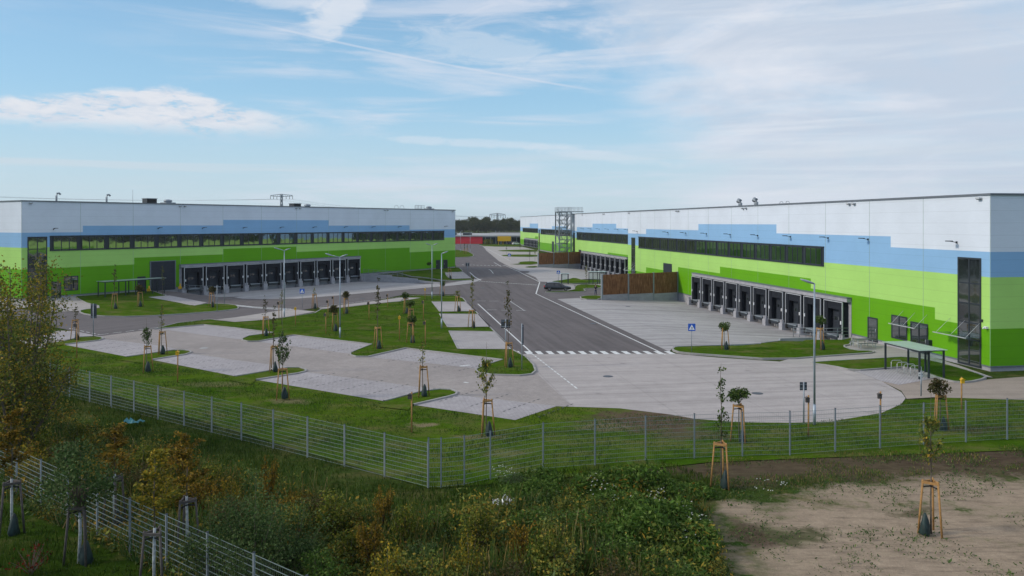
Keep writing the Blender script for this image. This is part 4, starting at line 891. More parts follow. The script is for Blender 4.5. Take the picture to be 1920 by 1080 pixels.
T(305, 556, 500, 'sparse', 1, 'near the roller gate of the left warehouse', stakes=False, bag=False); T(106, 612, 590, 'sparse', 0, 'half hidden behind the big autumn tree', stakes=False, bag=False)
T(780, 512, 487, 'ball', 0, 'at the far end wall of the left warehouse', stakes=False, bag=False, dz=.1); T(805, 512, 492, 'ball', 1, 'beside the far doors of the left warehouse', stakes=False, bag=False, dz=.1); T(843, 524, 505, 'sparse', 1, 'at the far roadside bay', stakes=True, bag=True)
T(1358, 657, 600, 'ball', 0, 'on the grass mound next to the blue sign'); T(1538, 657, 590, 'ball', 1, 'on the grass mound by the right docks')
T(1386, 828, 720, 'ball', 1, 'between the turning circle and the fence', dz=0); T(1352, 913, 680, 'spire', 1, 'outside the fence near the middle', dz=0, crown_z=2.1); T(1746, 999, 735, 'cone', 2, 'on the bare sandy ground, nearest to the viewer', dz=0, bagdx=-.3, crown_z=2.3)
T(1762, 806, 706, 'ball', 2, 'behind the fence at the gravel path', dz=0); T(1099, 540, 498, 'spire', 0, 'by the wide glass shelter', stakes=False, bag=False)
T(871, 477, 455, 'spire', 1, 'on the far left verge, orange-staked', stakes=True, bag=False); T(876, 476, 458, 'spire', 0, 'on the far left verge beside another', stakes=True, bag=False)
T(949.6, 477, 459, 'spire', 1, 'at the distant bays right of the road', stakes=False, bag=False); T(1003, 490, 470, 'spire', 0, 'left of the far noise barrier', stakes=False, bag=False); T(993, 492, 468, 'spire', 2, 'among the distant roadside bays', stakes=False, bag=False); T(975, 473, 455, 'spire', 2, 'beside the farthest warehouse', stakes=False, bag=False)
# staked trees in the lower left corner, whitewashed trunks
T(22, 1000, 770, 'yellow', 1, 'at the left frame edge inside the lower fence', dz=0, old=True, crown_z=2.2); T(290, 1112, 850, 'yellow', 0, 'at the bottom edge beside the lower fence', dz=0, old=True, crown_z=2.3, bag=False)
T(350, 1040, 810, 'yellow', 1, 'just behind the lower fence', dz=0, old=True, crown_z=2.2, bag=True); T(215, 990, 800, 'yellow', 1, 'farther back behind the lower fence', dz=0, old=True, crown_z=2.2, bag=True)
def round_tree(px, py, cy, r, n, mat, where, h):
    g = G(px, py); o = empty('young_tree', (g.x, g.y, 0), 0, where, 'tree'); m = MB(); m.tube([(0, 0, 0), (.05, 0, h*.55), (0, .03, h-.2)], .06, M['barkw'], 8, .045); m.build('trunk', o)
    c = unit(26)*np.array((r*.8, r*.8, r*.75)); k = RNG.integers(0, 26, n); p = c[k]+unit(n)*r*.38*(RNG.random(n)**.5)[:, None]; tw = MB()
    for q in c: tw.tube([(0, 0, -r), (q[0]*.4, q[1]*.4, -r*.3), tuple(q)], .025, M['barkb'], 4, .007)
    cc = inst('crown', quads_mesh('crown', leaves(p, None, .105), mat), o, (0, 0, h+r*.72)); inst('branches', tw.mesh('branches'), cc)
    S_ = STKO; f = empty('tree_stakes', (g.x, g.y, 0), 1.0, 'weathered leaning tree support under the round dark green tree', 'tree support', 'wooden tree supports'); [inst('stake', q, f) for q in S_[0]]; [inst('crossbar', q, f) for q in S_[1]]; inst('tie_belt', S_[2], f)
    b = inst('watering_bag', BAG, None, (g.x+.25, g.y, 0), 0, .95); tag(b, 'dark watering bag at the foot of the round dark green tree', 'watering bag', 'dark green watering bags')
round_tree(148, 1056, 880, 1.3, 3800, M['lf_willow'], 'round dark green young tree with whitewashed trunk at lower left', 2.15)
# posts with small boxes / perches
def perch(px, py, top, box, where, lean=0.0):
    g = G(px, py); sc = g.y/F; h = (py-top)*sc; o = empty('perch_post', (g.x, g.y, g.z), 0, 'single wooden post with %s %s' % ('small yellow lantern box' if box == 'y' else 'small dark box', where), 'post', 'wooden posts on the lawns')
    m = MB(); m.tube([(0, 0, 0), (lean, 0, h)], .045, M['wood'], 8); m.build('post', o)
    m = MB(); mt = M['yellow'] if box == 'y' else M['oldwood']; bx = -.10 if box != 'y' else 0; z = h-.38
    m.box(bx-.11+lean, bx+.11+lean, -.17, -.045, z, z+.24, mt); m.add([(bx-.15+lean, -.2, z+.24), (bx+.15+lean, -.2, z+.24), (bx+.15+lean, .0, z+.24), (bx-.15+lean, .0, z+.24), (bx+lean, -.2, z+.33), (bx+lean, 0, z+.33)], [(0, 1, 4), (3, 5, 2), (0, 4, 5, 3), (1, 2, 5, 4)], mt); m.build('nest_box', o)
for a in ((333, 717, 656, 'y', 'on the front lawn behind the wire fence', .02), (144, 672, 605, 'd', 'beside the big autumn tree'), (772, 811, 735, 'd', 'in the middle of the front lawn'), (1516, 818, 741, 'd', 'next to the nearest street lamp'), (1651, 812, 734, 'd', 'at the right rim of the turning circle'),
          (1803, 768, 707, 'y', 'at the gravel path'), (611, 627, 586, 'd', 'left of the ball tree by the lamp'), (615, 598, 562, 'd', 'behind the ball tree by the lamp'), (625, 581, 555, 'd', 'at the footpath near the second lamp'), (692, 601, 565, 'd', 'left of centre in the island'),
          (727, 578, 551, 'd', 'at the top edge of the island'), (749, 639, 591, 'y', 'in the island centre'), (794, 601, 563, 'd', 'right of the ball trees, back'), (797, 564, 540, 'y', 'at the far end of the island'), (797.5, 648, 601, 'd', 'right of the nearest ball tree'), (554, 611, 575, 'y', 'at the left part of the island'), (523, 600, 565, 'd', 'between the first lamp and the tongue')): perch(*a)
# ------------------------------------------------------------------ wire fences
def wire_fence(P, h, label, first=None):
    "P: post base points (x, y); one fence, panels of double wire mesh between posts"
    o = empty('wire_fence', (P[0][0], P[0][1], 0), 0, label, 'fence', 'galvanised double-wire mesh fences'); O = Vector(P[0]).to_3d()
    m = MB(); m.box(-.03, .03, -.03, .03, 0, h+.06, M['galv']); m.box(-.04, .04, -.04, .04, h+.06, h+.075, M['frame']); pm = m.mesh('post')
    for p in P: inst('post', pm, o, (p[0]-O.x, p[1]-O.y, gz(*p)), math.atan2(P[-1][1]-P[0][1], P[-1][0]-P[0][0]))
    for a, b in zip(P, P[1:]):
        a, b = Vector(a).to_3d()-O, Vector(b).to_3d()-O; m = MB(); L = (b-a).length
        t_ = (b-a).normalized(); nn = Vector((-t_.y, t_.x, 0))
        for k in range(11):
            z = .06+(h-.06)*k/10; r = .0075
            for s in (-1, 1): m.beam(a+nn*s*.008+Vector((0, 0, z)), b+nn*s*.008+Vector((0, 0, z)), .009, .010, M['wirefence'])
        k = int(L/.10)
        for i in range(1, k):
            q = a.lerp(b, i/k); m.add([q+t_*(-.0028)+Vector((0, 0, .04)), q+t_*.0028+Vector((0, 0, .04)), q+t_*.0028+Vector((0, 0, h+.02)), q-t_*.0028+Vector((0, 0, h+.02))], [(0, 1, 2, 3)], M['wirefence'])
        m.build('mesh_panel', o)
c0 = Vector((-3.8, 36.0)); dv = Vector((-.818, .575)).normalized()
P1 = [tuple(c0+dv*2.72*i) for i in range(0, 32)][::-1]; P1 = [p for i, p in enumerate(P1) if i != len(P1)-1]+[(-3.8, 36.0)]
wire_fence(P1, 2.02, 'galvanised mesh fence running from the left along the front lawn to the corner')
P2f = [(-3.78, 35.97)]+[tuple(G(*q).xy) for q in ((827, 914.7), (870.6, 910), (919.4, 899), (1018.5, 880), (1115.4, 872), (1210.5, 864), (1302, 859.4), (1392, 855.6), (1481, 853.3), (1566, 847), (1650, 840.4), (1732, 834), (1811, 829), (1888.5, 824), (1970, 820), (2050, 817), (2130, 814), (2210, 811), (2290, 808))]
wire_fence(P2f, 2.22, 'galvanised mesh fence running from the corner to the right past the sandy ground')
c0 = Vector((-13.8, 28.7)); dv = Vector((-.786, .618)).normalized()
wire_fence([tuple(c0-dv*2.55*i) for i in range(4, -13, -1)][::-1], 2.0, 'galvanised mesh fence crossing the lower left corner of the rough bank')

# ------------------------------------------------------------------ big autumn tree at the left
def big_tree(x, y, H, label, seed, nst=8, mats=('lf_olive', 'lf_yellow'), spread=1.0):
    rng = np.random.default_rng(seed); o = empty('autumn_tree', (x, y, 0), 0, label, 'tree'); wood = MB(); pts = []; pts2 = []
    for i in range(nst):
        a = i*6.28/nst+rng.random()*.5; sp = rng.random()*.9+.35; hh = H*(.72+.28*rng.random()); base = Vector((math.cos(a)*.25, math.sin(a)*.25, 0))
        ctrl = [base, base+Vector((math.cos(a)*sp*.6, math.sin(a)*sp*.6, hh*.3)), base+Vector((math.cos(a)*sp*1.4, math.sin(a)*sp*1.4, hh*.65)), base+Vector((math.cos(a)*sp*1.9, math.sin(a)*sp*1.9, hh))]
        wood.tube(ctrl, .10, M['barkb'], 7, .015)
        for k in range(30):
            t_ = .2+.8*rng.random(); s = t_*3; j = min(2, int(s)); b = ctrl[j].lerp(ctrl[j+1], s-j); an = a+rng.normal()*1.6; ln = (1.3*(1-t_)+.6)*(.6+.6*rng.random())*spread
            e = b+Vector((math.cos(an)*ln*.8, math.sin(an)*ln*.8, ln*.55)); wood.tube([b, b.lerp(e, .5)-Vector((0, 0, .08)), e], .022, M['barkb'], 4, .005)
            for q in range(3):
                f = .4+.6*rng.random(); c = b.lerp(e, f)+Vector(rng.normal(size=3)*.16); n_ = 9+int(rng.random()*11)
                (pts2 if rng.random() < .22 or (t_ > .85 and rng.random() < .45) else pts).append(np.array(c)+rng.normal(size=(n_, 3))*np.array((.20, .20, .24)))
    wood.build('trunk', o)
    c = inst('crown', quads_mesh('crown', leaves(np.concatenate(pts), None, .125, .7), M[mats[0]]), o); inst('golden_leaves', quads_mesh('golden_leaves', leaves(np.concatenate(pts2), None, .125, .7), M[mats[1]]), c)
big_tree(-25.9, 41.5, 10.3, 'large olive and gold autumn tree rising at the left edge of the picture', 3, 9)
big_tree(-28.6, 43.5, 8.4, 'second autumn tree cut off by the left frame edge', 5, 7)
big_tree(-25.4, 40.6, 5.6, 'lower bushy autumn tree at the right foot of the large one', 8, 7, ('lf_olive', 'lf_yellow'), .9)
# ------------------------------------------------------------------ shrubs on the bank
def shrub_mesh(h, w, n, mat, rng, ls=.085):
    tw = MB(); P = []
    for i in range(16):
        a = rng.random()*6.28; r = w*.5*rng.random()**.6; hh = h*(.55+.45*rng.random())*(1-.35*(r/(w*.5))); e = Vector((math.cos(a)*r, math.sin(a)*r, hh)); tw.tube([(0, 0, 0), (e.x*.5, e.y*.5, e.z*.6), e], .018, M['barkb'], 4, .004)
        k = n//16; t_ = rng.random(k)**.6*.9+.12; E_ = np.array(e); mid = np.array((e.x*.5, e.y*.5, e.z*.6)); p = mid*(2*t_*(1-t_))[:, None]+E_*(t_**2)[:, None]
        P.append(p+rng.normal(size=(k, 3))*np.array((.13, .13, .10))*(w/1.6))
    return quads_mesh('foliage', leaves(np.concatenate(P), None, ls, .7), M[mat]), tw.mesh('stem')
rs = np.random.default_rng(21)
SH = {c: [shrub_mesh(1.0*h, w, n, mt, rs, .088) for h, w, n in ((2.0, 1.4, 1500), (1.7, 1.9, 1900))] for c, mt in (('orange', 'lf_orange'), ('golden', 'lf_yellow'), ('dark green', 'lf_willow'), ('olive', 'lf_olive'), ('bronze', 'lf_brown'), ('bright green', 'leafy'), ('yellow-green', 'lf_ygreen'))}
def shrub(px, py, h, col, where, v=0, w=1.0):
    g = G(px, py); o = empty('shrub', (g.x, g.y, -.02), RNG.random()*6.28, '%s shrub %s' % (col, where), 'shrub', 'overgrown shrubs on the bank'); s = h/2.0
    f, t_ = SH[col][v]; inst('foliage', f, o, (0, 0, 0), 0, (w*max(s, .6), w*max(s, .6), s)); inst('stem', t_, o, (0, 0, 0), 0, (w*max(s, .6), w*max(s, .6), s))
for a in ((215, 850, 1.9, 'orange', 'slightly apart at the top of the bank near the turquoise bag', 0, .7), (60, 905, 2.2, 'golden', 'under the big autumn tree'), (120, 880, 1.9, 'bronze', 'right of the big autumn tree', 1), (180, 905, 1.8, 'olive', 'above the round dark green tree', 1, 1.1), (225, 930, 2.6, 'orange', 'behind the lower fence, left part', 0, .9),
          (265, 940, 2.2, 'bronze', 'between two orange shrubs of the bank', 1), (340, 925, 3.0, 'orange', 'tallest in the middle of the left bank', 0, .85), (300, 975, 2.3, 'golden', 'beside the staked yellow tree', 0, 1.0), (375, 960, 2.2, 'orange', 'right of the tallest one', 1), (410, 985, 1.8, 'olive', 'in the dip behind the lower fence', 1),
          (500, 960, 2.9, 'orange', 'slender one near the wire fence, alone', 0, .45), (440, 1010, 2.1, 'bronze', 'left of the large grey-green willow bush', 1), (600, 985, 1.7, 'bronze', 'right of the large willow bush', 1), (560, 965, 1.5, 'orange', 'behind the willow bush', 1), (640, 1000, 1.6, 'olive', 'left of the centre of the bank', 1),
          (715, 1000, 2.3, 'orange', 'upright one at the centre of the bank', 0, .6), (700, 1075, 2.4, 'orange', 'lower centre near the bottom edge', 0, .75), (725, 1125, 2.2, 'golden', 'at the bottom edge, centre', 0, .9), (800, 1060, 1.4, 'dark green', 'low one right of the centre', 1), (880, 1110, 2.2, 'golden', 'pale one at the bottom edge', 0, .8), (850, 1140, 2.0, 'olive', 'cut off by the bottom edge', 1),
          (970, 1080, 2.3, 'orange', 'slim bronze-orange one right of centre', 0, .6), (960, 1140, 1.9, 'bronze', 'reddish one at the bottom edge', 1), (1050, 1110, 2.4, 'olive', 'leafy bright one at the bottom right of the bank', 1, 1.1), (1040, 1050, 1.9, 'olive', 'with light upright twigs', 0, 1.0), (1130, 1060, 1.5, 'dark green', 'in front of the white daisies', 1, 1.3), (1200, 1040, 1.2, 'dark green', 'among the white daisies', 1, 1.5), (1120, 985, 1.0, 'dark green', 'behind the daisies', 1, 1.6), (1250, 1090, 1.3, 'dark green', 'beside the sandy track', 1, 1.3), (1345, 1080, .7, 'olive', 'small one on the sandy track', 1, 1.0), (960, 905, .6, 'dark green', 'low one at the foot of the fence', 1, 1.4), (1150, 1130, 1.9, 'bronze', 'with yellow flowers at the bottom edge', 1),
          (95, 870, 2.4, 'yellow-green', 'filling the gap right of the big autumn tree', 1, .9), (150, 850, 2.0, 'yellow-green', 'on the upper left bank below the fence'), (265, 890, 1.9, 'yellow-green', 'between the turquoise bag and the tallest orange one', 1), (395, 935, 1.9, 'yellow-green', 'on the bank, right of the tallest orange one', 0, 1.1), (435, 955, 1.6, 'golden', 'small one above the willow bush', 0, .8),
          (620, 1010, 2.2, 'yellow-green', 'close to the right side of the willow bush', 0, 1.1), (560, 1000, 1.9, 'olive', 'wedged beside the willow bush, back', 1), (655, 1060, 2.0, 'yellow-green', 'right of the willow bush near the bottom', 1), (600, 1120, 2.1, 'bright green', 'at the foot of the willow bush, bottom edge', 1), (760, 1030, 2.0, 'yellow-green', 'just right of the upright orange one', 0, .9),
          (830, 1010, 1.5, 'bright green', 'low one below the white plastic sheet', 1, 1.2), (900, 1040, 2.1, 'yellow-green', 'with light twigs near the centre', 0, 1.0), (790, 1130, 2.3, 'olive', 'at the bottom edge left of the golden one', 1), (1000, 1010, 1.7, 'bright green', 'between plastic sheet and daisies', 1, 1.2), (1020, 1090, 2.3, 'yellow-green', 'tall one left of the leafy mound', 1, 1.0),
          (1085, 1010, 1.5, 'bright green', 'at the left rim of the leafy mound', 1, 1.5), (1150, 960, 1.2, 'bright green', 'at the back of the leafy mound', 1, 1.8), (1215, 985, 1.3, 'bright green', 'in the middle of the leafy mound', 1, 1.8), (1275, 1030, 1.3, 'bright green', 'at the right rim of the leafy mound', 1, 1.7), (1180, 1075, 1.6, 'bright green', 'at the front of the leafy mound', 1, 1.6), (1100, 930, .8, 'bright green', 'small one between fence and leafy mound', 1, 1.7), (1280, 1120, 1.4, 'bright green', 'at the bottom edge beside the sand', 1, 1.5)): shrub(*a)
def willow(px, py, h, w, n, label, seed):
    g = G(px, py); o = empty('willow_bush', (g.x, g.y, 0), 0, label, 'shrub'); f, t_ = shrub_mesh(h, w, n, 'lf_willow', np.random.default_rng(seed), .075); inst('foliage', f, o); inst('stem', t_, o)
willow(475, 1120, 4.3, 2.9, 9000, 'large grey-green willow bush left of the centre at the bottom', 4); willow(545, 1090, 3.0, 2.4, 5000, 'lower grey-green bush leaning on the large willow bush', 6); willow(400, 1100, 3.2, 2.0, 4000, 'narrow grey-green bush between the lower fence and the willow', 9)
g = G(58, 1078); o = empty('red_sapling', (g.x, g.y, 0), 0, 'small bare sapling with red leaves on the lower left lawn', 'sapling'); f, t_ = shrub_mesh(1.3, 1.4, 150, 'lf_red', np.random.default_rng(2), .10); inst('leaves', f, o); inst('stem', t_, o)
# undergrowth (stuff): tall weeds, blades and small leaves where the bank is overgrown
def scatter(name, polys, n, mat, hmin, hmax, wid, seed, dens=.0, nz=.25, lean=.25, leafy=False, excl=()):
    rng = np.random.default_rng(seed); out = []; from mathutils import noise as mn
    for px, k in polys:
        P = P2(px) if px[0][1] > 400 else px; xs_ = [p[0] for p in P]; ys_ = [p[1] for p in P]; c = 0
        while c < k:
            x, y = rng.uniform(min(xs_), max(xs_)), rng.uniform(min(ys_), max(ys_))
            if not inside(x, y, P) or any(inside(x, y, e_) for e_ in excl): continue
            v = mn.noise(Vector((x*nz, y*nz, seed)))
            if v < dens-.35+rng.random()*.3: c += .15; continue
            c += 1; z = gz(x, y); h = hmin+(hmax-hmin)*rng.random()*max(.25, .75+2.2*v); a = rng.random()*6.28; dx, dy = math.cos(a), math.sin(a); lx, ly = rng.normal()*lean*h, rng.normal()*lean*h
            if leafy:
                for _ in range(3): zz = z+h*rng.random(); q = np.array((x+rng.normal()*.1, y+rng.normal()*.1, zz)); u = rng.normal(size=3)*wid; w_ = rng.normal(size=3)*wid*.6; out.append((q-u, q+w_, q+u, q-w_))
            else: out.append(((x-dx*wid, y-dy*wid, z-.02), (x+dx*wid, y+dy*wid, z-.02), (x+lx+dx*wid*.3, y+ly+dy*wid*.3, z+h), (x+lx-dx*wid*.3, y+ly-dy*wid*.3, z+h)))
    return inst(name, quads_mesh(name, out, M[mat]))
bank = [(-400, 760), (60, 750), (190, 815), (330, 860), (480, 910), (620, 955), (760, 985), (900, 960), (1060, 930), (1240, 925), (1330, 965), (1345, 1040), (1390, 1120), (1400, 1300), (620, 1300), (250, 1055), (0, 935), (-400, 800)]
strip_px = [(-300, 660), (110, 712), (400, 796), (620, 864), (800, 917), (1010, 885), (1250, 865), (1350, 905), (1250, 940), (950, 970), (760, 1000), (500, 930), (200, 840), (-300, 790)]
low = [(-400, 860), (0, 950), (300, 1085), (450, 1180), (400, 1400), (-700, 1400), (-900, 1000)]
front = [(-200, 640), (115, 655), (240, 672), (480, 716), (720, 756), (780, 763), (965, 790), (1045, 764), (1115, 767), (1300, 788), (1480, 796), (1655, 778), (1700, 750), (2000, 752), (2000, 818), (1480, 851), (1115, 870), (920, 897), (805, 912), (620, 858), (400, 792), (113, 708), (-200, 620)]
tag(scatter('undergrowth', [(bank, 30000)], 0, 'weed', .25, .95, .022, 1, .12), kind='stuff'); tag(scatter('undergrowth', [(bank, 36000)], 0, 'lf_olive', .1, .8, .045, 2, .12, .3, leafy=True), kind='stuff'); tag(scatter('undergrowth', [(bank, 20000)], 0, 'lf_willow', .1, .6, .05, 12, .1, .35, leafy=True), kind='stuff')
tag(scatter('undergrowth', [(bank, 9000)], 0, 'lf_orange', .3, 1.1, .04, 14, .3, .5, leafy=True), kind='stuff')
tag(scatter('grass', [(strip_px, 42000), (low, 30000)], 0, 'rgrass', .08, .26, .02, 3, -.2), kind='stuff')
tag(scatter('grass', [(front, 52000)], 0, 'grassbl', .04, .13, .02, 4, -.1, .35), kind='stuff')
mb_px = [(300, 616), (480, 604), (590, 590), (645, 579), (752, 568), (860, 558), (895, 590), (960, 660), (1000, 690), (920, 702), (800, 656), (690, 668), (697, 645), (550, 628), (440, 614)]
tag(scatter('grass', [(MAIN, 30000)], 0, 'grassbl', .10, .18, .03, 16, -.1, .35, excl=[P2(q) for q in ([(806, 566), (878, 566), (896, 586.5), (822, 587)], [(820, 589), (902, 589.5), (924, 616), (836, 617)], [(838, 621), (930, 622), (966, 659), (855, 659)], [(590, 577), (795, 556), (795, 562), (752, 567), (690, 574), (602, 583)])]), kind='stuff')
daisy = [(1075, 905), (1180, 915), (1250, 930), (1300, 985), (1345, 1030), (1310, 1100), (1180, 1090), (1090, 990)]
tag(scatter('undergrowth', [(daisy, 34000)], 0, 'leafy', .15, .85, .055, 5, -.2, .5, leafy=True), kind='stuff')
mid = [(930, 900), (1060, 885), (1300, 900), (1340, 935), (1240, 945), (960, 950)]
tag(scatter('undergrowth', [(mid, 9000)], 0, 'leafy', .05, .3, .045, 6, .05, .5, leafy=True), kind='stuff')
sandw = [(1330, 870), (1920, 840), (2050, 1000), (1960, 1200), (1380, 1200), (1340, 1000)]
tag(scatter('weeds', [(sandw, 2200)], 0, 'lf_willow', .02, .08, .028, 7, .28, .35, leafy=True), kind='stuff')
tag(scatter('weeds', [([(1320, 862), (1920, 830), (1990, 870), (1500, 925), (1340, 940)], 6000)], 0, 'weed', .02, .11, .018, 8, .15, .5), kind='stuff')
def flowers(name, px, n, seed, z0, z1, label=None):
    rng = np.random.default_rng(seed); P = P2(px); out = []; xs_ = [p[0] for p in P]; ys_ = [p[1] for p in P]; c = []
    from mathutils import noise as mn
    while len(c) < n:
        x, y = rng.uniform(min(xs_), max(xs_)), rng.uniform(min(ys_), max(ys_))
        if inside(x, y, P) and mn.noise(Vector((x*.9, y*.9, 3))) > .02: c.append((x, y, rng.uniform(z0, z1)))
    for x, y, z in c:
        for k in range(4): a = k*.785; s = .034; q = np.array((x, y, z)); u = np.array((math.cos(a)*s, math.sin(a)*s, .012)); w_ = np.array((-math.sin(a)*s*.4, math.cos(a)*s*.4, .01)); out.append((q-u, q+w_, q+u, q-w_))
    return tag(inst(name, quads_mesh(name, out, M['flower'])), kind='stuff')
flowers('daisies', [(1090, 915), (1180, 920), (1260, 945), (1300, 990), (1290, 1040), (1210, 1010), (1120, 985)], 130, 3, .55, .85)
flowers('daisies', [(1280, 960), (1345, 1000), (1340, 1050), (1260, 1050)], 30, 5, .6, .8); flowers('daisies', [(1420, 900), (1480, 910), (1450, 930), (1410, 920)], 25, 6, .1, .2); flowers('daisies', [(920, 885), (965, 880), (965, 905), (925, 905)], 25, 7, .3, .5)
# litter
def rag(name, px, py, w, d, mat, label, seed):
    g = G(px, py); rng = np.random.default_rng(seed); n = 9; m = MB(); vs = []
    for j in range(5):
        for i in range(n): vs.append((w*(i/(n-1)-.5)+rng.normal()*.03, d*(j/4-.5)+rng.normal()*.05, .10+abs(rng.normal())*.13))
    m.add(vs, [(j*n+i, j*n+i+1, (j+1)*n+i+1, (j+1)*n+i) for j in range(4) for i in range(n-1)], M[mat]); vs = [(x, y, 0) for x, y, z in vs]
    o = m.build(name, None, (g.x, g.y, .03)); tag(o, label, 'litter')
rag('plastic_sheet', 945, 950, 1.0, .7, 'whitepl', 'crumpled white plastic sheet lying in the grass of the bank', 1); rag('plastic_bag', 252, 797, .95, .6, 'bluebag', 'turquoise plastic bag lying on the bank left of the fence', 2)
# manhole cover in the car park
g = G(382, 653); m = MB(); m.lathe([(0, .03), (.36, .03), (.40, .02)], M['roofgrey'], 20); tag(m.build('manhole_cover', None, (g.x, g.y, 0)), 'round pale manhole cover in the car park aisle', 'manhole cover')
for px, py, txt in ((1177, 575, 'dark drain cover in the near dock yard by the road'), (1112, 607, 'round manhole cover on the main road, right lane'), (1140, 706, 'manhole cover at the start of the turning circle'), (1420, 738, 'manhole cover in the middle of the turning circle'), (905, 540, 'manhole cover on the main road near the zigzag line'), (680, 560, 'manhole cover on the left side road')):
    g = G(px, py); m = MB(); m.lathe([(0, .034), (.33, .034), (.37, .03), (.40, .022)], M['signback'], 18); m.box(-.25, .25, -.02, .02, .034, .040, M['galv']); tag(m.build('manhole_cover', None, (g.x, g.y, g.z)), txt, 'manhole cover', 'dark manhole covers')
# ------------------------------------------------------------------ car
def car(loc, rz, paint, label, group=None):
    o = empty('parked_car', loc, rz, label, 'car', group)
    # stations along x (rear to front): z bottom, z belt, half width
    st = [(-2.38, .42, .62, .70), (-2.34, .30, .98, .84), (-2.0, .24, 1.02, .90), (-1.2, .20, .99, .915), (0, .18, .96, .92), (.9, .20, .94, .915), (1.35, .22, .90, .90), (1.9, .24, .80, .88), (2.2, .30, .70, .82), (2.38, .38, .56, .66)]
    m = MB(); vs = []; n = 10
    for x, zb, zt, w in st:
        ring = [(-w*.86, zb), (-w, zb+.14), (-w*1.0, lerp(zb, zt, .6)), (-w*.94, zt-.04), (-w*.8, zt), (w*.8, zt), (w*.94, zt-.04), (w, lerp(zb, zt, .6)), (w, zb+.14), (w*.86, zb)]
        vs += [(x, y, z) for y, z in ring]
    fs = [(i*n+j, i*n+(j+1) % n, (i+1)*n+(j+1) % n, (i+1)*n+j) for i in range(len(st)-1) for j in range(n)]+[tuple(range(n))[::-1], tuple(range((len(st)-1)*n, len(st)*n))]
    m.add(vs, fs, paint, True)
    gh = [(-2.32, .97, .98, .80), (-1.95, 1.0, 1.36, .72), (-1.6, 1.0, 1.46, .68), (-.6, .98, 1.50, .67), (.25, .96, 1.45, .66), (.55, .95, 1.34, .68), (1.25, .92, .94, .78)]; roof = MB(); vs = []
    for x, zb, zt, w in gh: vs += [(x, -w, zt-.03), (x, -w*.82, zt), (x, w*.82, zt), (x, w, zt-.03)]
    m.add(vs[4:24], [(i*4+j, i*4+j+1, (i+1)*4+j+1, (i+1)*4+j) for i in range(4) for j in range(3)], paint, True)
    for s in (-1, 1):
        for x0, x1 in ((-1.98, -1.88), (-.62, -.52), (.22, .30)): m.box(x0, x1, s*.70, s*.76, .96, 1.42, paint)
    m.build('body', o)
    m = MB(); vs = []
    for x, zb, zt, w in gh: vs += [(x, -.80+(.02), zb-.05), (x, -w+.01, zt-.05), (x, w-.01, zt-.05), (x, .78, zb-.05)]
    m.add(vs, [(i*4+j, i*4+j+1, (i+1)*4+j+1, (i+1)*4+j) for i in range(6) for j in range(3)]+[(0, 1, 2, 3), (27, 26, 25, 24)], M['carglass'], True); m.build('window', o)
    for s in (-1, 1):
        m = MB(); m.tube([(-1.8, s*.62, 1.50), (-.6, s*.62, 1.54), (.1, s*.60, 1.50)], .02, M['alu'], 6); m.build('roof_rail', o)
        m = MB(); m.box(2.12, 2.36, s*.52, s*.78, .56, .70, M['clear']); m.build('headlight', o); m = MB(); m.box(-2.40, -2.22, s*.6, s*.85, .70, .92, M['red']); m.build('tail_light', o)
        m = MB(); m.box(.55, .72, s*.90, s*1.05, .95, 1.08, paint); m.build('mirror', o)
        for x in (-1.42, 1.42):
            m = MB(); y = s*.80
            for rr, a0, a1, mt, nm in ((.325, .78, .94, 'black', 'tyre'),):
                N = 20; vs = []
                for yy, r_ in ((s*.74, .30), (s*.74, .325), (s*.93, .325), (s*.94, .30), (s*.94, .22)): vs += [(x+r_*math.cos(2*math.pi*j/N), yy, .325+r_*math.sin(2*math.pi*j/N)) for j in range(N)]
                m.add(vs, [(i*N+j, i*N+(j+1) % N, (i+1)*N+(j+1) % N, (i+1)*N+j) for i in range(4) for j in range(N)]+[tuple(range(N))], M['black'], True)
            wl = m.build('wheel', o); m = MB(); [m.beam((x, s*.945, .325), (x+.22*math.cos(k*1.257), s*.945, .325+.22*math.sin(k*1.257)), .05, .03, M['alu']) for k in range(5)]; m.build('rim', wl)
    m = MB(); m.box(2.36, 2.39, -.26, .26, .40, .51, M['whitepl']); m.box(-2.41, -2.37, -.26, .26, .66, .77, M['whitepl']); m.build('number_plate', o); return o
t = NT('dark_car_glass'); M['carglass'] = t.out((.01, .012, .014), .05, 0, .9)
t = NT('black_car_paint'); t.b.inputs['Coat Weight'].default_value = .6; M['carblack'] = t.out((.018, .02, .026), .25, .3)
t = NT('blue_car_paint'); M['carblue'] = t.out((.02, .03, .09), .3, .3)
g = G(1046, 546.3); car((g.x, g.y+1.0, .05), math.radians(-3), M['carblack'], 'black estate car parked on the paver bay beside the main road')
g = G(959, 458.5); car((g.x, g.y, .1), .2, M['carblue'], 'tiny dark blue car parked before the distant loading bays', 'cars at the distant depot'); g = G(968.5, 459.2); car((g.x, g.y, .1), .3, M['whitepl'], 'tiny white car parked beside the blue one at the depot', 'cars at the distant depot')
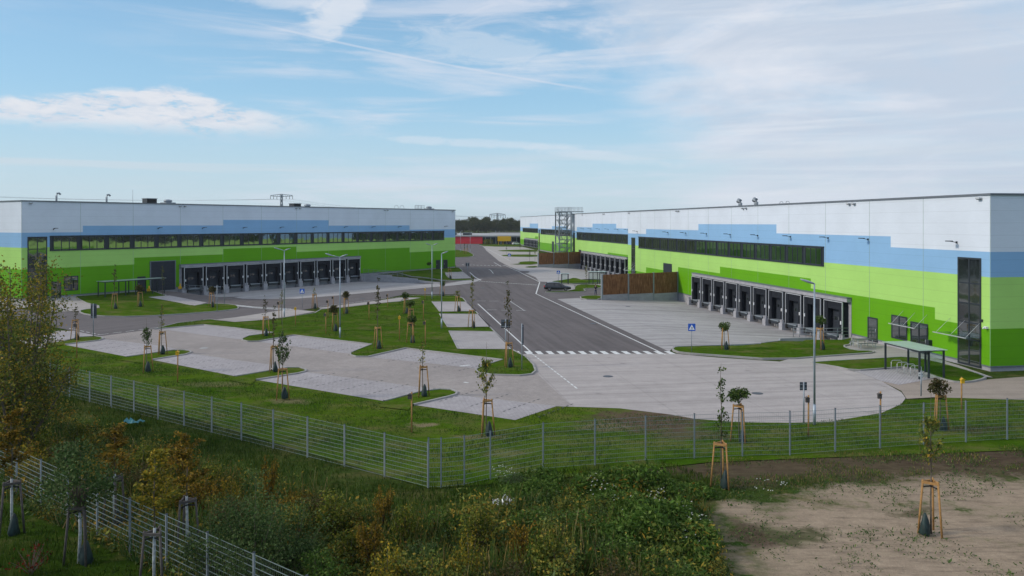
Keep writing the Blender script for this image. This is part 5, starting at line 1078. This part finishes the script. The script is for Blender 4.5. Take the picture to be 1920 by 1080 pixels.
# ------------------------------------------------------------------ person
def skin_obj(name, verts, edges, radii, mat, parent, root=0, lv=1):
    me = bpy.data.meshes.new(name); me.from_pydata(verts, edges, []); me.materials.append(mat); o = inst(name, me, parent)
    o.modifiers.new('skin', 'SKIN'); L = me.skin_vertices[0].data if me.skin_vertices else None
    if L is None:
        bm_ = __import__('bmesh').new(); bm_.from_mesh(me); bm_.verts.layers.skin.verify(); bm_.to_mesh(me); bm_.free(); L = me.skin_vertices[0].data
    for i, r_ in enumerate(radii): L[i].radius = (r_, r_) if not hasattr(r_, '__len__') else r_
    L[root].use_root = True; s = o.modifiers.new('sub', 'SUBSURF'); s.levels = s.render_levels = lv
    for p in me.polygons: p.use_smooth = True
    return o
M['skin'] = plain('skin', (.45, .28, .2), .6); M['jacket'] = plain('dark_jacket', (.03, .035, .05), .8); M['jeans'] = plain('dark_blue_trousers', (.025, .035, .085), .85); M['hair'] = plain('brown_hair', (.06, .04, .025), .8)
g = G(1116.8, 553.5); pe = empty('person', (g.x, g.y, .015), math.radians(20), 'person in dark jacket and blue trousers standing by the near noise barrier', 'person')
V = [(0, 0, .98), (0, 0, 1.12), (0, .01, 1.30), (0, 0, 1.46), (0, -.01, 1.54), (0, -.02, 1.66), (0, -.01, 1.74)]; E_ = [(0, 1), (1, 2), (2, 3), (3, 4), (4, 5), (5, 6)]; Rr = [(.15, .11), (.14, .10), (.17, .11), (.13, .09), .055, (.075, .095), .06]
for s in (-1, 1):
    b = len(V); V += [(s*.19, 0, 1.42), (s*.25, -.06, 1.17), (s*.14, -.28, 1.36), (s*.09, -.33, 1.44), (s*.07, -.35, 1.50)]; E_ += [(3, b), (b, b+1), (b+1, b+2), (b+2, b+3), (b+3, b+4)]; Rr += [.06, .042, .032, .026, .02]
    for k, (dx, ln) in enumerate(((-.03, .07), (-.01, .085), (.01, .08), (.028, .065))): V += [(s*(.06+dx)+s*.0, -.37, 1.50+ln*.5), (s*(.05+dx), -.37, 1.50+ln)]; E_ += [(b+4, len(V)-2), (len(V)-2, len(V)-1)]; Rr += [.009, .008]
    V += [(s*.03, -.35, 1.47)]; E_ += [(b+3, len(V)-1)]; Rr += [.010]
    b = len(V); V += [(s*.10, 0, .90), (s*.12, .0, .50), (s*.13, .03, .09), (s*.15, -.12, .04)]; E_ += [(0, b), (b, b+1), (b+1, b+2), (b+2, b+3)]; Rr += [.085, .055, .04, .035]
skin_obj('body', V, E_, Rr, M['skin'], pe)
J = [(0, 0, .94), (0, 0, 1.12), (0, .01, 1.30), (0, 0, 1.46), (0, 0, 1.52)]; Je = [(0, 1), (1, 2), (2, 3), (3, 4)]; Jr = [(.19, .14), (.17, .13), (.19, .135), (.15, .11), .075]
for s in (-1, 1): b = len(J); J += [(s*.20, 0, 1.42), (s*.26, -.06, 1.17), (s*.15, -.27, 1.35)]; Je += [(3, b), (b, b+1), (b+1, b+2)]; Jr += [.078, .06, .047]
skin_obj('jacket', J, Je, Jr, M['jacket'], pe)
J = [(0, 0, 1.0), (0, 0, .93)]; Je = [(0, 1)]; Jr = [(.165, .12), (.16, .12)]
for s in (-1, 1): b = len(J); J += [(s*.10, 0, .84), (s*.12, 0, .50), (s*.13, .03, .10)]; Je += [(1, b), (b, b+1), (b+1, b+2)]; Jr += [.10, .072, .058]
skin_obj('trousers', J, Je, Jr, M['jeans'], pe)
skin_obj('hair', [(0, .02, 1.69), (0, .0, 1.76), (0, .03, 1.62)], [(0, 1), (0, 2)], [.09, .075, .06], M['hair'], pe)
for s in (-1, 1): m = MB(); m.prism([(s*.14-.05, .07), (s*.14+.05, .07), (s*.15+.05, -.19), (s*.15-.04, -.2)], 0, .085, M['black']); m.build('shoe', pe)
m = MB()
m.box(-.03, -.012, -.125, -.115, 1.665, 1.68, M['black']); m.box(.012, .03, -.125, -.115, 1.665, 1.68, M['black']); m.add([(-.012, -.115, 1.63), (.012, -.115, 1.63), (0, -.145, 1.632), (0, -.115, 1.67)], [(0, 2, 3), (2, 1, 3), (0, 1, 2)], M['skin']); m.box(-.02, .02, -.118, -.11, 1.6, 1.607, M['red']); m.build('face', pe)
m = MB(); m.box(-.075, .075, -.40, -.388, 1.47, 1.56, M['black']); tag(m.build('smartphone', None, (g.x, g.y, .015), math.radians(20)), 'dark phone the person holds up before the face', 'phone')
# ------------------------------------------------------------------ far woods, pylons, hedge
rf = np.random.default_rng(11)
def far_crown(w, h, n):
    c = unit(40)*np.array((w*.36, w*.36, h*.30)); c[:, 2] += h*.60; k = rf.integers(0, 40, n); return quads_mesh('crown', leaves(c[k]+rf.normal(size=(n, 3))*w*.075, None, .8, .8), M['lf_far'])
FC = [far_crown(12, 14.5, 3000) for _ in range(5)]; m = MB(); m.tube([(0, 0, 0), (0, 0, 9)], .35, M['barkb'], 6, .15); FT = m.mesh('trunk')
for i in range(34):
    px = 840+i*4.6+rf.normal()*2; Y = 860+rf.random()*160; o = empty('forest_tree', ((px-960)/F*Y, Y, -.5), rf.random()*6, None, 'tree', 'trees at the wood edge')
    o['label'] = 'dark broad tree of the wood edge behind the red depot'; s = .9+rf.random()*.35+(.12 if 870 < px < 960 else 0); inst('crown', FC[i % 5], o, (0, 0, 0), 0, s); inst('trunk', FT, o, (0, 0, 0), 0, s)
# closed wood behind those trees
out = [];
for k in range(26000): x = rf.uniform(-650, 700); y = rf.uniform(1000, 1120); h_ = 12+2*math.sin(x*.03)+2*math.sin(x*.11+1); out.append((x, y, h_*rf.random()**.5))
tag(inst('wood', quads_mesh('wood', leaves(np.array(out), None, 2.4, .8, rf), M['lf_far'])), kind='stuff')
m = MB(); m.box(-20, 160, 640, 760, 0, 3.2, M['oldwood']); m.box(-10, 60, 638, 640, 3.2, 3.9, M['roofgrey']); m.box(10, 160, 640, 700, 3.2, 4.4, M['roofgrey']); tag(m.build('long_shed'), 'long low brownish shed with pale roof between depot and wood', 'shed')
def pylon(x, y, top, arm, rz, label):
    o = empty('pylon', (x, y, 0), rz, label, 'pylon', 'lattice power pylons'); m = MB(); b = arm*.13; t_ = arm*.035; mt = M['galv']; n = 9; w = .5
    for k in range(n):
        z0, z1 = top*k/n, top*(k+1)/n; r0, r1 = lerp(b, t_, min(1, k/n*1.25)), lerp(b, t_, min(1, (k+1)/n*1.25)); c0_ = [(-r0, -r0), (r0, -r0), (r0, r0), (-r0, r0)]; c1 = [(-r1, -r1), (r1, -r1), (r1, r1), (-r1, r1)]
        for i in range(4): j = (i+1) % 4; m.beam((*c0_[i], z0), (*c1[i], z1), w, w, mt); m.beam((*c0_[i], z0), (*c1[j], z1), w*.6, w*.6, mt); m.beam((*c0_[j], z0), (*c1[i], z1), w*.6, w*.6, mt)
    m.build('mast', o); m = MB(); za = top-2.5
    for s in (-1, 1):
        m.beam((0, -.5, za), (s*arm/2, 0, za+.6), w, w, mt); m.beam((0, .5, za), (s*arm/2, 0, za+.6), w, w, mt); m.beam((0, 0, top), (s*arm/2, 0, za+1.2), w, w, mt)
        for k in range(1, 6): x_ = s*arm/2*k/6; m.beam((x_, 0, za+.1*k), (s*arm/2*(k+.5)/6, 0, lerp(top, za+1.2, k/6)), w*.5, w*.5, mt)
    m.build('crossarm', o); m = MB()
    for x_ in (-1, -.72, -.42, .42, .72, 1): m.tube([(x_*arm/2, 0, za+.4), (x_*arm/2, 0, za-2.6)], .22, M['frame'], 6)
    m.build('insulator', o)
pylon(-16.5, 900, 23, 18, .1, 'lattice power pylon standing before the wood above the depot'); pylon(-232, 800, 41, 22, .05, 'lattice power pylon rising behind the roof of the left warehouse')
m = MB()
for k in range(6):
    x_ = (-1, -.72, -.42, .42, .72, 1)[k]
    for a, b in (((-232+x_*11, 800, 36), (-16.5+x_*9, 900, 18.5)), ((-232+x_*11, 800, 36), (-560+x_*11, 700, 40))):
        pts = [Vector(a).lerp(Vector(b), t_/8)-Vector((0, 0, 16*(t_/8)*(1-t_/8))) for t_ in range(9)]; m.tube(pts, .035, M['galv'], 3, caps=False)
tag(m.build('power_lines'), 'thin power lines sagging between the lattice pylons', 'power line')
for i, (px, py, w) in enumerate(((912, 458, 3.5), (918, 458, 4.5))):
    g = G(px, py); q = unit(500)*np.array((w*.5, 1.5, 1.6))*(rf.random(500)**.3)[:, None]+np.array((0, 0, 1.5)); o = empty('roadside_bush', (g.x, g.y, 0), 0, '%s pale bush before the loading bays of the depot' % ('left' if i == 0 else 'right'), 'bush'); inst('foliage', quads_mesh('foliage', leaves(q, None, .35), M['lf_olive']), o)
# ------------------------------------------------------------------ sky, sun, camera
SUN_AZ, SUN_EL = R(-99), R(30)
w = bpy.data.worlds.new('World'); S.world = w; w.use_nodes = True; nt = w.node_tree; nd = nt.nodes; lk = nt.links
bg = nd['Background']; sky = nd.new('ShaderNodeTexSky'); sky.sky_type = 'NISHITA'; sky.sun_disc = False; sky.sun_elevation = SUN_EL; sky.sun_rotation = SUN_AZ; sky.air_density = 1.0; sky.dust_density = SKY_DUST; sky.ozone_density = 2.5; sky.altitude = 0
def wn(typ, ins=None, **kw):
    n_ = nd.new(typ)
    for k, v_ in kw.items(): setattr(n_, k, v_)
    for k, v_ in (ins or {}).items():
        if isinstance(v_, bpy.types.NodeSocket): lk.new(v_, n_.inputs[k])
        else: n_.inputs[k].default_value = v_
    return n_
def wm(op, a, b=0., c=0.): return wn('ShaderNodeMath', {0: a, 1: b, 2: c}, operation=op).outputs[0]
def wramp(f, stops, interp='EASE'):
    r_ = wn('ShaderNodeValToRGB', {0: f}); r_.color_ramp.interpolation = interp; e = r_.color_ramp.elements
    while len(e) < len(stops): e.new(.5)
    for i, (p, c) in enumerate(stops): e[i].position = p; e[i].color = (c, c, c, 1) if isinstance(c, (int, float)) else (*c, 1)
    return r_.outputs[0]
def wmix(f, a, b):
    n_ = wn('ShaderNodeMix', {}, data_type='RGBA')
    for k, v_ in ((0, f), (6, a), (7, b)):
        if isinstance(v_, bpy.types.NodeSocket): lk.new(v_, n_.inputs[k])
        else: n_.inputs[k].default_value = v_ if k == 0 else (*v_, 1)
    return n_.outputs[2]
def wsm(x, a, b): return wn('ShaderNodeMapRange', {0: x, 1: a, 2: b, 3: 0., 4: 1.}, interpolation_type='SMOOTHSTEP').outputs[0]
geo = wn('ShaderNodeTexCoord').outputs['Generated']; sx = wn('ShaderNodeSeparateXYZ', {0: geo})
az = wm('DIVIDE', wm('ARCTAN2', sx.outputs[0], sx.outputs[1]), math.pi/180); el = wm('DIVIDE', wm('ARCSINE', sx.outputs[2]), math.pi/180)   # degrees
def wnoise(sa, se, detail=6, rough=.6, off=0., dist=0.3): v_ = wn('ShaderNodeCombineXYZ', {0: wm('MULTIPLY', az, sa), 1: wm('MULTIPLY', el, se), 2: off}).outputs[0]; return wn('ShaderNodeTexNoise', {'Vector': v_, 'Scale': 1.0, 'Detail': detail, 'Roughness': rough, 'Distortion': dist}).outputs['Fac']
def less(x, a, b): return wm('SUBTRACT', 1.0, wsm(x, a, b))
tilt = wm('ADD', el, wm('MULTIPLY', az, .10))
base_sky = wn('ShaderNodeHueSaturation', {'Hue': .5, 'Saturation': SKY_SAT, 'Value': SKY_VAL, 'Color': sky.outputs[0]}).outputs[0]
# pale bright haze towards the horizon
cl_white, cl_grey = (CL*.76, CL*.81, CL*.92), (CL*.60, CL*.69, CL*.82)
hz = wmix(wm('MULTIPLY', less(el, 2., 30.), .80), base_sky, (CL*.42, CL*.70, CL*.93)); hz = wmix(wm('MULTIPLY', less(el, -1., 9.5), .95), hz, (CL*.62, CL*.76, CL*.83))
wisps = wnoise(.045, .42, 7, .62, 3.1, .5); wisps2 = wnoise(.10, .25, 7, .65, 9.7, .8); edge = wnoise(.12, .35, 6, .6, 5.5, .4)
cir = wm('MULTIPLY', wm('MULTIPLY', wsm(wisps, .47, .70), .62), wm('ADD', .25, wm('MULTIPLY', wsm(az, -28., -14.), .75))); col = wmix(cir, hz, cl_white)
bank_ = wm('MULTIPLY', wsm(wisps2, .50, .70), wsm(el, 9., 15.)); col = wmix(wm('MULTIPLY', wm('MULTIPLY', bank_, wsm(az, -24., -8.)), .75), col, cl_white)
# wide milky veil on the right half
azn = wm('ADD', az, wm('MULTIPLY', wm('SUBTRACT', edge, .5), 16.)); bound = wm('SUBTRACT', azn, wm('MULTIPLY', wm('SUBTRACT', 16., el), .55))
veil = wm('MULTIPLY', wm('MULTIPLY', wsm(bound, 1.5, 11.), less(az, 60., 100.)), less(el, 28., 50.)); patch = wnoise(.05, .22, 7, .62, 1.3, .9); vcol = wmix(wsm(wm('ADD', patch, wm('MULTIPLY', bound, .016)), .50, .85), (CL*.80, CL*.84, CL*.93), cl_grey); streak = wnoise(.03, .55, 6, .6, 8.8, .7); vcol = wmix(wm('MULTIPLY', wsm(streak, .48, .70), .45), vcol, (CL*.88, CL*.91, CL*.97)); vm = wm('MULTIPLY', veil, wm('ADD', .70, wm('MULTIPLY', wsm(wisps2, .35, .6), .25))); col = wmix(vm, col, vcol)
# bright flat cloud bank at the left
top_ = wm('ADD', wramp(wm('DIVIDE', wm('ADD', az, 45.), 45.), [(0, .72), (.27, .78), (.48, .93), (.60, .80), (.80, .61), (1, .50)], 'LINEAR'), 0.); cn = wnoise(.40, 1.3, 7, .65, 7.7, .3)
tt = wm('ADD', wm('MULTIPLY', top_, 9.75), wm('MULTIPLY', wm('SUBTRACT', cn, .5), 1.3)); upper = less(wm('SUBTRACT', el, tt), -.5, .18); lower = wsm(wm('SUBTRACT', el, wm('MULTIPLY', wm('SUBTRACT', cn, .5), 1.6)), 5.6, 6.7)
cu = wm('MULTIPLY', wm('MULTIPLY', wm('MULTIPLY', upper, lower), less(az, -20., -11.)), wsm(wm('ADD', cn, wnoise(.9, 2.6, 5, .7, 4.4, .2)), .72, .98)); ccol = wmix(wsm(cn, .34, .62), (CL*.68, CL*.75, CL*.86), (CL*.86, CL*.87, CL*.92)); col = wmix(wm('MULTIPLY', cu, .9), col, ccol)
low_ = wm('MULTIPLY', wsm(wnoise(.025, .9, 6, .6, 2.2, .3), .50, .66), less(el, 3.2, 6.)); col = wmix(wm('MULTIPLY', low_, .55), col, (CL*.70, CL*.77, CL*.84))
# contrail
d1 = wm('ABSOLUTE', wm('SUBTRACT', el, wm('ADD', 10.44, wm('MULTIPLY', az, -.169)))); con = wm('MULTIPLY', wm('MULTIPLY', less(d1, .02, .12), wsm(az, -19., -15.)), less(az, 3., 7.)); col = wmix(wm('MULTIPLY', con, .42), col, cl_white)
col = wmix(wm('MULTIPLY', wsm(el, 17., 38.), .7), col, (CL*.86, CL*.93, CL*1.06));  # pale brightness added to the unseen sky overhead to lift the ambient light
def blob(a0, e0, ra, re, tl): da = wm('SUBTRACT', az, a0); de = wm('SUBTRACT', wm('SUBTRACT', el, e0), wm('MULTIPLY', da, tl)); return wm('ADD', wm('POWER', wm('ABSOLUTE', wm('DIVIDE', da, ra)), 2.), wm('POWER', wm('ABSOLUTE', wm('DIVIDE', de, re)), 2.))
wn1 = wnoise(.35, .9, 6, .65, 6.6, 1.2)
for a0, e0, ra, re, tl, k_ in ((-12.2, 14.8, 2.6, 1.9, .75, .75), (-17.5, 15.4, 5.0, .9, -.12, .5), (-1.5, 12.3, 6.5, 1.3, -.15, .4), (5.5, 4.9, 6., .45, -.13, .28), (-2., 5.7, 8., .35, -.04, .4)):
    col = wmix(wm('MULTIPLY', less(wm('ADD', blob(a0, e0, ra, re, tl), wm('MULTIPLY', wm('SUBTRACT', wn1, .5), 2.6)), .1, 1.25), k_), col, (CL*.80, CL*.85, CL*.93))
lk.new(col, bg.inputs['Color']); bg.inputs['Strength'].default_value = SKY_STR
sl = bpy.data.lights.new('Sun', 'SUN'); sl.energy = SUN_E; sl.angle = R(SUN_ANG); sl.color = (1.0, .92, .78); so = bpy.data.objects.new('Sun', sl); C.objects.link(so)
sd = Vector((math.sin(SUN_AZ)*math.cos(SUN_EL), math.cos(SUN_AZ)*math.cos(SUN_EL), math.sin(SUN_EL))); so.rotation_euler = sd.to_track_quat('Z', 'Y').to_euler(); so.location = (-60, 0, 60)
cam = bpy.data.cameras.new('Camera'); co = bpy.data.objects.new('Camera', cam); C.objects.link(co); S.camera = co
co.location = (0, 0, HC); co.rotation_euler = (R(90), 0, 0); cam.sensor_width = 36; cam.lens = 36*F/1920; cam.shift_y = -(540-HY)/1920; cam.clip_end = 20000; cam.clip_start = .1
if HAZE:
    m = MB(); m.box(-5900, 5900, -390, 8900, -2.6, 44, None); me = bpy.data.meshes.new('haze'); me.from_pydata(m.v, [], m.f); hm = bpy.data.materials.new('thin_air_haze'); hm.use_nodes = True; q = hm.node_tree; q.nodes.remove(q.nodes['Principled BSDF'])
    pv = q.nodes.new('ShaderNodeVolumePrincipled'); pv.inputs['Density'].default_value = HAZE; pv.inputs['Color'].default_value = (.93, .96, 1, 1); pv.inputs['Anisotropy'].default_value = .3; q.links.new(pv.outputs[0], q.nodes['Material Output'].inputs['Volume']); me.materials.append(hm); tag(inst('haze', me), kind='stuff')
S.view_settings.view_transform = 'Standard'; S.view_settings.look = 'None'; S.view_settings.gamma = 1; S.view_settings.exposure = EXPO
